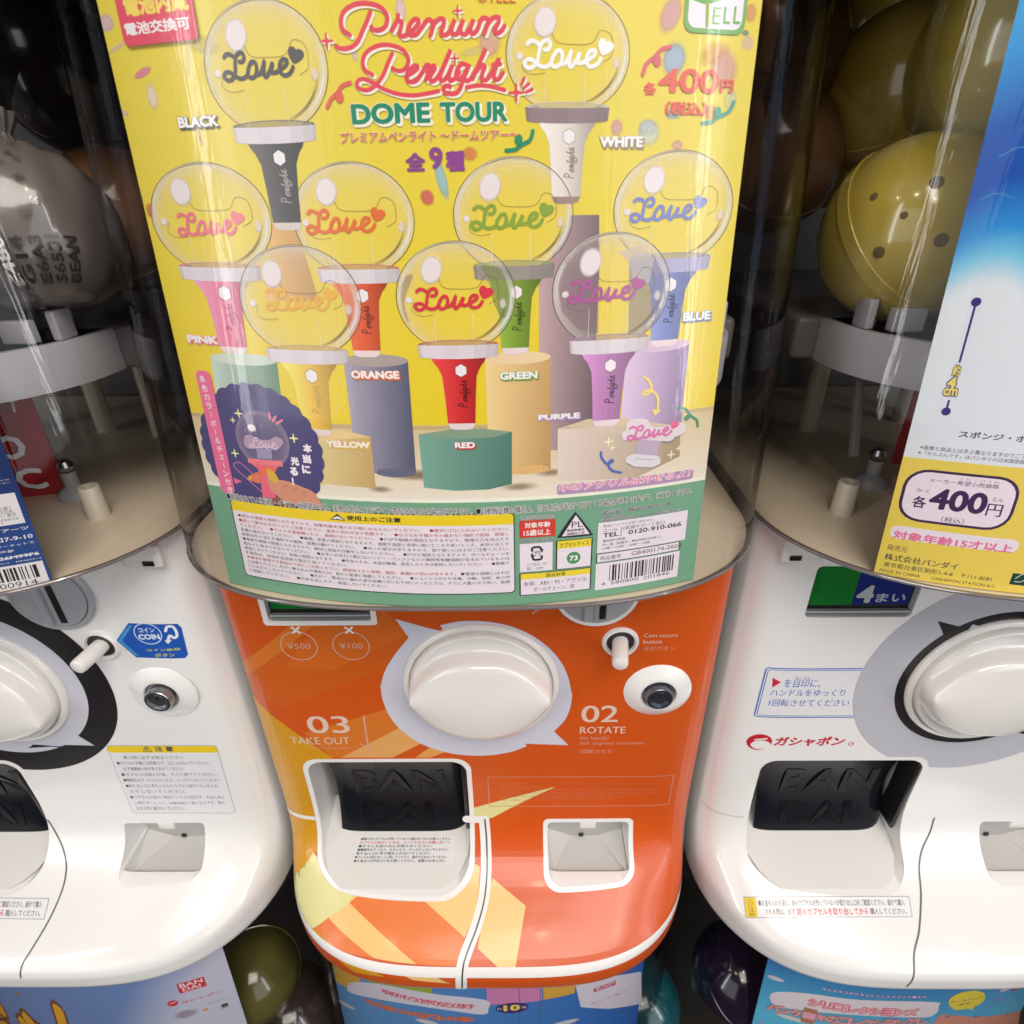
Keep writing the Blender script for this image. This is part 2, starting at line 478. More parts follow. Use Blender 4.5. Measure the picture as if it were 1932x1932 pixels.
    def clip(self, u0, u1, v0=-9, v1=9):
        for t in self.T:
            np.clip(t[:, :, 0], u0, u1, out=t[:, :, 0]); np.clip(t[:, :, 1], v0, v1, out=t[:, :, 1])
    def build(self, name, m, parent, loc=(0, 0, 0), backing=0.0):
        T = np.concatenate(self.T); C = np.concatenate(self.C); O = np.concatenate(self.O)
        ar = np.abs((T[:, 1, 0]-T[:, 0, 0])*(T[:, 2, 1]-T[:, 0, 1])-(T[:, 2, 0]-T[:, 0, 0])*(T[:, 1, 1]-T[:, 0, 1])); ok = ar > 1e-13
        T, C, O = T[ok], C[ok], O[ok]
        uv = T.reshape(-1, 2)
        xyz = self.surf(uv[:, 0], uv[:, 1], np.repeat(O, 3)+self.eps0) - np.array(loc)
        n = len(T)
        me = bpy.data.meshes.new(name)
        me.vertices.add(3*n); me.vertices.foreach_set('co', xyz.astype(np.float32).ravel())
        me.loops.add(3*n); me.loops.foreach_set('vertex_index', np.arange(3*n, dtype=np.int32))
        me.polygons.add(n); me.polygons.foreach_set('loop_start', np.arange(0, 3*n, 3, dtype=np.int32))
        me.update(calc_edges=True)
        at = me.color_attributes.new('ink', 'FLOAT_COLOR', 'CORNER')
        at.data.foreach_set('color', C.reshape(-1).astype(np.float32))
        o = link(name, me, parent, (0, 0, 0), [m])
        me.polygons.foreach_set('use_smooth', [True]*n)
        return o

LEAN = .0988
class Poster(Sheet):
    """A curved card standing inside a bowed clear case; u is across (machine centre 0), v is height."""
    def __init__(self, mx, y0=-.0625, zref=.45, k=1.75):
        super().__init__(); self.mx, self.y0, self.zr, self.k = mx, y0, zref, k
    def surf(self, u, v, off):
        y = self.y0+self.k*u*u+LEAN*(v-self.zr)
        nx, nz = 2*self.k*u, np.full_like(u, LEAN); L = np.sqrt(nx*nx+1+nz*nz)
        return np.stack([u+off*nx/L, y-off/L, v+off*nz/L], -1)
    def inv(self, px, py):
        d = ray(px, py); x0 = CAM[0]-self.mx
        A = self.k*d[0]*d[0]; B = 2*self.k*x0*d[0]+LEAN*d[2]-d[1]; C = self.k*x0*x0+LEAN*(CAM[2]-self.zr)+self.y0-CAM[1]
        D = max(0.0, B*B-4*A*C); t = 2*C/(-B+math.sqrt(D))
        p = CAM+t*d
        return (p[0]-self.mx, p[2])

# ------------------------------------------------------------------ machine body surface
W = .1457
PROF = [(0, .446), (0, .40), (0, .34), (0, .28), (0, .25), (.004, .232), (.03, .216), (.09, .204), (.20, .1945), (.36, .187), (.55, .1805),
        (.75, .174), (.89, .1690), (.965, .1648), (.995, .1600), (1, .155), (1, .150), (.985, .1462), (.94, .1435)]
_pp = catmull(PROF, 6)
PB = np.clip(np.array([p[0] for p in _pp]), 0, 1); PZ = np.array([p[1] for p in _pp])
PT = np.concatenate([[0], np.cumsum(np.hypot(np.diff(PB)*.071, np.diff(PZ)))])
def y_panel(x):
    q = np.clip(np.abs(x)/W, 0, 1); return .018-.018*np.sqrt(np.clip(1-q**16, 0, 1))
def y_chin(x):
    q = np.clip(np.abs(x)/W, 0, 1); return .018-.091*np.sqrt(np.clip(1-q**3.6, 0, 1))
def body_point(x, t):
    b = np.interp(t, PT, PB); z = np.interp(t, PT, PZ)
    return np.stack([x, (1-b)*y_panel(x)+b*y_chin(x), z], -1)
class BodySheet(Sheet):
    eps0, eps = .00014, 2.6e-5
    extra = sorted([k*(.1457-d) for k in (-1, 1) for d in (.0003, .0006, .0011, .0017, .0025, .0035, .0048, .0064, .0085)])
    ustep, vstep = .004, .0035
    def __init__(self, mx): super().__init__(); self.mx = mx
    def surf(self, u, v, off):
        p = body_point(u, v); h = 2e-4
        du = body_point(u+h, v)-body_point(u-h, v); dv = body_point(u, v+h)-body_point(u, v-h)
        n = np.cross(dv, du); n /= np.linalg.norm(n, axis=1)[:, None]+1e-12
        s = np.sign(-n[:, 1]-1e-9+n[:, 2]*.001); n *= np.where(n[:, 1] > 0, -1, 1)[:, None]
        return p+n*off[:, None]
    def inv(self, px, py):
        d = ray(px, py); ts = np.linspace(0, PT[-1], 900)
        z = np.interp(ts, PT, PZ); lam = (z-CAM[2])/d[2]
        x = CAM[0]+lam*d[0]-self.mx; y = CAM[1]+lam*d[1]
        b = np.interp(ts, PT, PB); ys = (1-b)*y_panel(x)+b*y_chin(x)
        f = y-ys; i = int(np.argmax(f > 0))
        if i == 0:
            i = int(np.argmax(f)); return (float(x[i]), float(ts[i]))
        k = f[i-1]/(f[i-1]-f[i]+1e-15); return (float(x[i-1]+k*(x[i]-x[i-1])), float(ts[i-1]+k*(ts[i]-ts[i-1])))
class QuadSheet(BodySheet):
    """sticker given by its four corners on the body; u,v run 0..1 from its upper left corner"""
    ustep, vstep = 1/24, .125
    def __init__(self, mx, tl, tr, brr, bl, w):
        super().__init__(mx); b = BodySheet(mx); self.N, self.M = 12, 4
        tl, tr, brr_, bl = [np.array(p, float) for p in (tl, tr, brr, bl)]; self.g = np.zeros((self.M+1, self.N+1, 2))
        for j in range(self.M+1):
            for i in range(self.N+1):
                U, V = i/self.N, j/self.M; self.g[j, i] = b.inv(*((1-U)*(1-V)*tl+U*(1-V)*tr+U*V*brr_+(1-U)*V*bl))
    extra = ()
    def surf(self, u, v, off):
        U = np.clip(u, 0, 1)*self.N; V = np.clip(v, 0, 1)*self.M; i = np.minimum(U.astype(int), self.N-1); j = np.minimum(V.astype(int), self.M-1)
        fu = (U-i)[:, None]; fv = (V-j)[:, None]; g = self.g
        p = (1-fu)*(1-fv)*g[j, i]+fu*(1-fv)*g[j, i+1]+fu*fv*g[j+1, i+1]+(1-fu)*fv*g[j+1, i]
        return super().surf(p[:, 0], p[:, 1], off)
def t_of_z(z): return float(np.interp(-z, -PZ, PT))

def crop(x0, y0, s):
    q = 1932/2992
    return lambda x, y: ((x0+x/s)*q, (y0+y/s)*q)
c1 = crop(0, 0, 1.932); c2 = crop(1000, 0, 1.932); c3 = crop(1992, 0, 1.932); c4 = crop(0, 1000, 1.932)
c5 = crop(1000, 1000, 1.932); c6 = crop(1992, 1000, 1.932); d1 = crop(0, 1992, 1.932); d2 = crop(1000, 1992, 1.932); d3 = crop(1992, 1992, 1.932)
ti = crop(960, 0, 3.22); lo = crop(1340, 520, 4.83); ba = crop(560, 1060, 4.391); pr = crop(1840, 0, 5.084); br = crop(1600, 1100, 3.864)
wa = crop(600, 1400, 2.576); ri = crop(1450, 1400, 2.972); gr = crop(600, 1750, 2.415); wi = crop(880, 2160, 3.22); ch = crop(800, 2460, 2.76)
rp = crop(2560, 1250, 3.863); lp = crop(0, 1400, 5.52); l6 = crop(0, 0, 3.22)
bl_ = crop(0, 2792, 1.932); bc_ = crop(900, 2792, 1.932); brr = crop(1992, 2792, 1.932)

# ------------------------------------------------------------------ setting
ZB = .1435
def slab(name, c, sz, m, kind='structure'):
    bm = bmesh.new(); bm_box(bm, c, sz); o = from_bm(name, bm, m, smooth=False); o['kind'] = kind; return o
slab('back_wall', (0, .33, .4), (4.0, .04, 2.4), M_WALL)
slab('floor', (0, -1.2, -.72), (5.0, 5.0, .04), M_WALL)

# ------------------------------------------------------------------ clear case (used by upper and lower machines)
WC = .1472
def y_case(x, w=WC, d=.084, n=3.0):
    q = np.clip(np.abs(x)/w, 0, 1); return .02-d*np.sqrt(np.clip(1-q**n, 0, 1))
def case_ring(z, w=WC, d=.084, inset=0.0, back=.25, zref=.45, n=49, lean=True):
    xs = (w-inset)*np.sin(np.linspace(-math.pi/2, math.pi/2, n)); ys = y_case(xs*w/(w-inset), w, d)+inset
    pts = [(x, y) for x, y in zip(xs, ys)]+[(w-inset, y) for y in np.linspace(.05, back, 6)]
    pts = [(-(w-inset), y) for y in np.linspace(back, .05, 6)]+pts
    dz = LEAN*(z-zref) if lean else 0
    return [Vector((x, y+dz*min(1, max(0, (.2-y)/.2)), z)) for x, y in pts]
def shift(bm, dz):
    bmesh.ops.translate(bm, vec=(0, 0, dz), verts=bm.verts)
def add_case(root, z0, z1, zb, zref):
    bm = bmesh.new()
    zs = np.linspace(z0, z1, 8)
    outer = [case_ring(z, zref=zref) for z in zs]; inner = [case_ring(z, inset=.0024, zref=zref) for z in zs]
    bm_loft(bm, outer, False, False, False)
    shift(bm, -zb); from_bm('clear_case', bm, M_CLEAR, root)
    bm = bmesh.new(); bm_box(bm, (0, .252, (z0+z1)/2), (.293, .004, z1-z0)); shift(bm, -zb); from_bm('case_back', bm, M_DARK, root, smooth=False)
    bm = bmesh.new(); r = case_ring(z1, zref=zref); r2 = [p+Vector((0, 0, .004)) for p in r]; bm_loft(bm, [r, r2]); shift(bm, -zb); from_bm('case_lid', bm, M_DARK, root)
def add_case_inside(root, zb):
    # floor of the case, smoky rim, capsule tray and the small posts
    bm = bmesh.new()
    r0 = case_ring(.4476, lean=False, inset=.0012); r1 = case_ring(.4484, lean=False, inset=.0012)
    bm_loft(bm, [r0, r1]); shift(bm, -zb); from_bm('case_floor', bm, M_CASEFLOOR, root)
    bm = bmesh.new(); rs = []
    for ins, z in ((.0012, .4480), (-.0002, .4480), (-.0005, .4484), (-.0005, .4491), (-.0002, .4495), (.0012, .4495)):
        rs.append(case_ring(z, lean=False, inset=ins))
    bm_loft(bm, rs, False, False, False); shift(bm, -zb); from_bm('case_rim', bm, M_RIM, root)
    bm = bmesh.new(); rs = []
    def tr(z, ins): 
        xs = (.124-ins)*np.sin(np.linspace(-math.pi/2, math.pi/2, 41)); ys = .03-(.075-ins)*np.sqrt(np.clip(1-(np.abs(xs)/(.124-ins))**3, 0, 1))
        return [Vector((x, y, z)) for x, y in zip(xs, ys)]+[Vector((.124-ins, y, z)) for y in (.034, .040)]+[Vector((-.124+ins, y, z)) for y in (.040, .034)]
    for ins, z in ((.006, .524), (0, .5255), (0, .5445), (.0008, .5455), (.004, .5455), (.005, .5445), (.006, .532)): rs.append(tr(z, ins))
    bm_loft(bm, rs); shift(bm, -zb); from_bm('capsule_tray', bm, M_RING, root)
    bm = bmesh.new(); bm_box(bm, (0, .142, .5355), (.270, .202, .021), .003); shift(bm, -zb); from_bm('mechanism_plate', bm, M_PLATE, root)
    for sx in (-1, 1):
        bm = bmesh.new(); bm_box(bm, (sx*.104, .006, .5505), (.014, .006, .010), .0010); bm_box(bm, (sx*.117, .016, .552), (.004, .012, .013), .0010)
        shift(bm, -zb); from_bm('tray_clip', bm, M_RING, root)
    for x, y, z0, z1, r in ((-.101, .018, .4468, .4668, .0052), (.094, .022, .4468, .4668, .0052), (-.064, .145, .4468, .5245, .0058), (.012, .16, .4468, .5245, .0058), (.060, .15, .4468, .5245, .0058)):
        bm = bmesh.new()
        bm_lathe(bm, [(0, z0), (r*1.12, z0), (r, z1-.0006), (r*.93, z1), (r*.5, z1), (r*.5, z1-.004), (0, z1-.004)], (x, y, 0), (0, 0, 1), 28)
        shift(bm, -zb); p = from_bm('floor_post', bm, M_POST, root)
    for x, y in ((-.068, .052), (.064, .048)):
        bm = bmesh.new(); bm_lathe(bm, [(0, .4468), (.010, .4468), (.009, .4515), (.004, .4555), (.004, .464), (0, .464)], (x, y, 0), (0, 0, 1), 24); shift(bm, -zb)
        q = from_bm('pivot_base', bm, M_GREY, root)
        bm = bmesh.new(); bm_lathe(bm, [(0, .463), (.0032, .4645), (.0045, .4675), (.0032, .4705), (0, .472)], (x, y, 0), (0, 0, 1), 16); shift(bm, -zb); from_bm('pivot_ball', bm, M_METAL, q)
    bm = bmesh.new(); bm_box(bm, (0, 0, 0), (.0045, .0045, .075), .001, Matrix.Rotation(math.radians(-38), 3, 'X')@Matrix.Rotation(math.radians(10), 3, 'Y'))
    bmesh.ops.translate(bm, vec=(-.075, .075, .495), verts=bm.verts); shift(bm, -zb); from_bm('link_rod', bm, M_RING, root)

# ------------------------------------------------------------------ machine body
HOLE_W = (-.1192, -.0080, .1818, .2768)
HOLE_C = (.0412, .1032, .1838, .2168)
def hole_loop(h, r, rb, inset=0.0):
    x0, x1, z0, z1 = h; t0, t1 = t_of_z(z1), t_of_z(z0)
    # v runs down: lower t is the upper edge
    return round_rect(x0+inset, x1-inset, t0+inset, t1-inset, rb-inset*.5, 7, r_bot=r-inset*.3)
def ccw(l):
    a = sum(l[i][0]*l[(i+1) % len(l)][1]-l[(i+1) % len(l)][0]*l[i][1] for i in range(len(l)))
    return l if a > 0 else l[::-1]
def make_body(root, zb):
    xs = W*np.sin(np.linspace(-math.pi/2, math.pi/2, 97))
    idx = [0]+list(range(6, len(PT), 6))[:3]; idx += [i for i in range(24, len(PT), 1)]
    idx = sorted(set(idx+[len(PT)-1])); rings = []
    for i in idx:
        p = body_point(xs, np.full_like(xs, PT[i])); rings.append([Vector(q) for q in p]+[Vector((W, .14, PZ[i])), Vector((W, .26, PZ[i])), Vector((-W, .26, PZ[i])), Vector((-W, .14, PZ[i]))])
    bm = bmesh.new(); bm_loft(bm, rings)
    body = from_bm('body', bm, M_WHITE, None)
    # openings
    bm = bmesh.new()
    def prism(loop, y0, y1, dx=0, y1b=None):
        lo_ = [(u, float(np.interp(v, PT, PZ))) for u, v in loop]
        a = [Vector((u, y0, z)) for u, z in lo_]; b = [Vector((u, y1, z)) for u, z in lo_]; bm_loft(bm, [a, b])
    prism(hole_loop(HOLE_W, .011, .024, .0027), -.2, .05)
    prism(hole_loop(HOLE_C, .004, .011, .0026), -.2, .0130)
    bm_box(bm, (.0722, -.0035, .187), (.0553, .0320, .0256))
    zt = .4258
    prism([(x, t_of_z(z)) for x, z in round_rect(-.1158, -.0572, .3915, zt, .003, 4)], -.2, .0046)
    bmesh.ops.recalc_face_normals(bm, faces=bm.faces)
    cm = bpy.data.meshes.new('cutter'); bm.to_mesh(cm); bm.free()
    co = bpy.data.objects.new('cutter', cm); COL.objects.link(co)
    md = body.modifiers.new('cut', 'BOOLEAN'); md.operation = 'DIFFERENCE'; md.solver = 'EXACT'; md.object = co; md.use_self = True
    dg = bpy.context.evaluated_depsgraph_get(); dg.update()
    me = bpy.data.meshes.new_from_object(body.evaluated_get(dg))
    body.modifiers.clear(); body.data = me
    bpy.data.objects.remove(co); bpy.data.meshes.remove(cm)
    me.transform(Matrix.Translation((0, 0, -zb))); body.parent = root
    me.polygons.foreach_set('use_smooth', [True]*len(me.polygons)); me.set_sharp_from_angle(angle=math.radians(32))
    if not me.materials: me.materials.append(M_WHITE)
    return body
DC = (.0023, .343)       # dial centre
KR = .0445
def make_knob(root, zb, tilt=0.0):
    # round dish with a raised lens-shaped grip across it
    cx, cz = DC
    bm = bmesh.new()
    bm_lathe(bm, [(0, 0), (KR+.0022, 0), (KR+.0022, .0018), (KR+.0012, .0030), (KR-.001, .0034), (KR-.002, .0012), (0, .0012)], (cx, .0005, cz), (0, -1, 0), 72)
    shift(bm, -zb); dial = from_bm('dial', bm, M_KNOB, root)
    nr, na = 60, 144; R = KR-.0024
    bm = bmesh.new(); ca, sa = math.cos(tilt), math.sin(tilt)
    def hgt(x, z):
        X, Z = x*ca+z*sa, -x*sa+z*ca
        r = math.hypot(X, Z)/R
        wv = .0295*(1-(abs(X)/(R*1.03))**2.6)+.0005
        e = (abs(Z)-wv)/.0024
        k = 1/(1+math.exp(max(-30, min(30, e*2.6))))
        top = .0185-.0035*(X/R)**2-.0030*(Z/max(wv, 1e-4))**2*k
        dish = .0040+.0012*r*r
        edge = min(1, (1-r)/.045); edge = math.sqrt(max(0, 1-(1-edge)**2))
        return (dish+(top-dish)*k)*(.35+.65*edge)
    rows = []
    for i in range(nr+1):
        rr = R*math.sin(math.pi/2*i/nr)
        if i == 0: rows.append([bm.verts.new((cx, -hgt(0, 0)-.001, cz))]); continue
        rows.append([bm.verts.new((cx+rr*math.cos(2*math.pi*j/na), -hgt(rr*math.cos(2*math.pi*j/na), rr*math.sin(2*math.pi*j/na))-.001, cz+rr*math.sin(2*math.pi*j/na))) for j in range(na)])
    for a, b in zip(rows, rows[1:]):
        for j in range(na):
            k = (j+1) % na
            if len(a) == 1: bm.faces.new((a[0], b[j], b[k]))
            else: bm.faces.new((a[j], b[j], b[k], a[k]))
    sk = [bm.verts.new((v.co.x, .0, v.co.z)) for v in rows[-1]]
    for j in range(na): bm.faces.new((rows[-1][j], sk[j], sk[(j+1) % na], rows[-1][(j+1) % na]))
    shift(bm, -zb); from_bm('grip', bm, M_KNOB, dial, angle=60)
def make_fittings(root, zb, white_rings):
    # coin slot
    sx, sz = .068, .4115
    bm = bmesh.new(); bm_lathe(bm, [(0, 0), (.0236, 0), (.0236, .0020), (.0226, .0030), (.0212, .0030), (.0204, .0018), (0, .0018)], (sx, .0003, sz), (0, -1, 0), 64)
    shift(bm, -zb); cs = from_bm('coin_slot', bm, M_WHITE if white_rings else M_GREY, root)
    bm = bmesh.new(); bm_lathe(bm, [(0, 0), (.0203, 0), (.0203, .0010), (.0195, .0016), (0, .0016)], (sx, -.0018, sz), (0, -1, 0), 64)
    shift(bm, -zb); pl = from_bm('slot_plate', bm, M_GREY, cs)
    bm = bmesh.new(); bm_box(bm, (sx+.0035, -.0036, sz-.004), (.0036, .0008, .026), .0003); shift(bm, -zb); from_bm('coin_gap', bm, M_BLACK, cs)
    bm = bmesh.new(); bm_box(bm, (sx-.0045, -.0040, sz-.004), (.0046, .0022, .028), .0005); shift(bm, -zb); from_bm('slot_guide', bm, M_GREY, cs)
    # coin return
    x, z = .0833, .3752
    bm = bmesh.new(); bm_lathe(bm, [(.0078, 0), (.0108, 0), (.0106, .0012), (.0098, .0022), (.0086, .0022), (.0078, .0010), (.0074, -.004), (0, -.004)], (x, .0003, z), (0, -1, 0), 48)
    shift(bm, -zb); rg = from_bm('coin_return', bm, M_WHITE, root)
    bm = bmesh.new(); bm_lathe(bm, [(0, .0008), (.0077, .0008)], (x, .0003, z), (0, -1, 0), 40); shift(bm, -zb); from_bm('return_hole', bm, M_DARK, rg)
    bm = bmesh.new(); bm_lathe(bm, [(.0046, -.004), (.0046, .0165), (.0042, .0178), (.0034, .0183), (0, .0185)], (x, 0, z), (-.16, -1, -.04), 32)
    shift(bm, -zb); from_bm('return_button', bm, M_KNOB, rg)
    # lock
    x, z = .1083, .3372
    bm = bmesh.new(); bm_lathe(bm, [(r_, h_*((.62 if white_rings else .45) if h_ > 0 else 1)) for r_, h_ in ((.0205, 0), (.0203, .0010), (.0180, .0032), (.0140, .0062), (.0122, .0072), (.0106, .0072), (.0100, .0060), (.0098, -.003))], (x, .0003, z), (0, -1, 0), 64)
    shift(bm, -zb); lk = from_bm('lock', bm, M_WHITE, root)
    bm = bmesh.new(); bm_lathe(bm, [(0, .0012), (.0104, .0012)], (x, .0003, z), (0, -1, 0), 40); shift(bm, -zb); from_bm('lock_recess', bm, M_GREY, lk)
    bm = bmesh.new(); bm_lathe(bm, [(.0082, -.003), (.0082, .0068), (.0076, .0076), (.0062, .0076), (.0058, .0060), (.0042, .0060), (.0040, .0068), (0, .0068)], (x, 0, z), (0, -1, 0), 48)
    shift(bm, -zb); cyl = from_bm('lock_cylinder', bm, M_DKMETAL if white_rings else M_METAL, lk)
    bm = bmesh.new(); bm_box(bm, (x, -.0070, z+.0024), (.0014, .0008, .0034), .0002); shift(bm, -zb); from_bm('keyhole', bm, M_BLACK, lk)
    # hatch of the take-out window
    bm = bmesh.new(); rows = []
    for i in range(15):
        k = i/14; z = .2752-.082*k; y = .0045+.008*math.sin(math.pi*k)
        rows.append([Vector((u, y+.010*(abs((u+.0636)/.053))**8, z)) for u in np.linspace(-.1062, -.0112, 25)])
    bm_loft(bm, rows, False, False, False)
    shift(bm, -zb); ht = from_bm('takeout_hatch', bm, M_SMOKE, root)
    for s, zc, xc, w, h in (('BAN', .2395, -.0600, .064, .026), ('DAI', .2085, -.0640, .050, .019)):
        T, bb = text_tris(s, .03, 0, 4)
        bm = bmesh.new()
        for t in T:
            vs = []
            for p in t:
                u = xc+((p[0]-bb[0])/(bb[2]-bb[0])-.5)*w; zz = zc+((p[1]-bb[1])/(bb[3]-bb[1])-.5)*h
                k = (.2752-zz)/.082; y = .0045+.008*math.sin(math.pi*k)+.010*(abs((u+.0636)/.053))**8
                vs.append(bm.verts.new((u, y-.0004, zz)))
            bm.faces.new(vs)
        bmesh.ops.remove_doubles(bm, verts=bm.verts, dist=1e-6)
        r = bmesh.ops.extrude_face_region(bm, geom=bm.faces[:]); bmesh.ops.translate(bm, vec=(0, .0003, 0), verts=[e for e in r['geom'] if isinstance(e, bmesh.types.BMVert)])
        shift(bm, -zb); from_bm('raised_lettering', bm, M_SMOKE2, ht, smooth=False)
    bm = bmesh.new(); bm_box(bm, (-.0128, .008, .236), (.0026, .016, .066), .0006); shift(bm, -zb); from_bm('hatch_hinge', bm, M_BLACK, ht)
    # slanted tray of the window
    bm = bmesh.new()
    prof = [(.030, .1990), (.012, .1955), (.002, .1928), (-.010, .1898), (-.020, .1872), (-.027, .1855), (-.031, .1845)]
    bm_loft(bm, [[Vector((-.0638+sx*(.0526-q), y, z)) for sx in (-1, 1)] for (y, z), q in zip(prof, (0, 0, 0, .0015, .006, .012, .019))], False, False, False)
    shift(bm, -zb); from_bm('takeout_tray', bm, M_LINER, root)
    # coin cup
    bm = bmesh.new()
    x0, x1 = .0439, .1005
    v = {k: bm.verts.new(c) for k, c in {'a': (x0+.0009, .0126, .1860), 'b': (x1-.0009, .0126, .1860), 'c': (x0+.0009, -.0192, .1830), 'd': (x1-.0009, -.0192, .1830), 'e': (.0625, .0126, .1772), 'f': (.0815, .0126, .1772), 'g': (x0+.004, -.0150, .1790), 'h': (x1-.004, -.0150, .1790)}.items()}
    bm.faces.new((v['e'], v['f'], v['h'], v['g'])); bm.faces.new((v['a'], v['e'], v['g'], v['c'])); bm.faces.new((v['f'], v['b'], v['d'], v['h'])); bm.faces.new((v['g'], v['h'], v['d'], v['c']))
    shift(bm, -zb); cup = from_bm('coin_cup', bm, M_CUP, root, smooth=False)
    bm = bmesh.new(); bm_box(bm, (.0722, .0122, .1945), (.0545, .0010, .0390), .0002); shift(bm, -zb); from_bm('cup_back', bm, M_CUPB, cup)  # plate added over the pocket wall, its grey stands for the shade there
    bm = bmesh.new(); bm_box(bm, (.0722, .0045, .2102), (.0115, .0130, .0085), .0010); shift(bm, -zb); from_bm('cup_tab', bm, M_KNOB, cup)
    bm = bmesh.new(); bm_box(bm, (.0700, .0112, .1790), (.0034, .0020, .0028), .0006); shift(bm, -zb); from_bm('drain_hole', bm, M_BLACK, cup)
    # small price window
    s = Poster(0); s.surf = lambda u, v, off: np.stack([u, .0040-off, v], -1)
    s.ustep = 1; s.vstep = 1
    G, B, WH = S(10, 140, 50), S(20, 45, 140), (.75, .75, .78)
    gz = .3974
    s.rect(-.1155, .3918, -.0575, .4245, (.018, .02, .018), 0)
    s.rect(-.1145, gz, -.0895, .424, G, 1); s.rect(-.0893, gz, -.0585, .424, B, 1)
    s.text('4', (-.0880, .3985, -.0785, .4105), WH, 3, bold=.05, outline=((.01, .02, .12), .05)); s.text('まい', (-.0770, .3990, -.0605, .4050), WH, 3, bold=.02)
    s.build('price_display', M_INK, root, (0, 0, zb))
    bm = bmesh.new(); bm_loft(bm, [[Vector((-.1156, .0007, .3917)), Vector((-.0574, .0007, .3917))], [Vector((-.1156, .0007, .4248)), Vector((-.0574, .0007, .4248))]], False, False, False)
    shift(bm, -zb); from_bm('display_window', bm, M_CLEARTINT, root, smooth=False)
    bm = bmesh.new(); bm_box(bm, (-.0865, .0020, .3948), (.0575, .003, .0012), .0003); shift(bm, -zb); from_bm('display_ledge', bm, M_GREY, root)

def add_white_notches(root, zb):
    for sx in (-1, 1):
        bm = bmesh.new(); bm_box(bm, (sx*.128, -.0015, .437), (.020, .004, .013), .0012); shift(bm, -zb); o = from_bm('latch_tab', bm, M_WHITE, root)
        bm = bmesh.new(); bm_box(bm, (sx*.131, -.0038, .4335), (.006, .0008, .003), .0003); shift(bm, -zb); from_bm('latch_slot', bm, M_BLACK, o)

# ------------------------------------------------------------------ prints on the machine fronts
WHT = (.80, .78, .76)
def ring_print(s, c, r0, r1, col, layer, seg=120):
    tr = []
    for j in range(seg):
        a, b = 2*math.pi*j/seg, 2*math.pi*(j+1)/seg
        P = lambda r, t: (c[0]+r*math.cos(t), c[1]+r*math.sin(t))
        q = [P(r0, a), P(r1, a), P(r1, b), P(r0, b)]
        tr += [(q[0], q[1], q[2]), (q[0], q[2], q[3])]
    polys = s._split([list(map(tuple, t)) for t in tr]); polys = s._cut(polys)
    s._push([(p[0], p[k], p[k+1]) for p in polys for k in range(1, len(p)-1)], col, layer)
def body_sheet(mx, holes=True):
    s = BodySheet(mx)
    if holes:
        s.holes = [ccw(hole_loop(HOLE_W, .011, .024, -.0006)), ccw(hole_loop(HOLE_C, .004, .011, -.0006)), ccw([(-.1160, t_of_z(.426)), (-.0570, t_of_z(.426)), (-.0570, t_of_z(.3913)), (-.1160, t_of_z(.3913))])]
    return s
def build_sheet(s, name, root, zb): return s.build(name, M_VINYL, root, (0, 0, zb))
XE = .1446
def tz(z): return t_of_z(z)
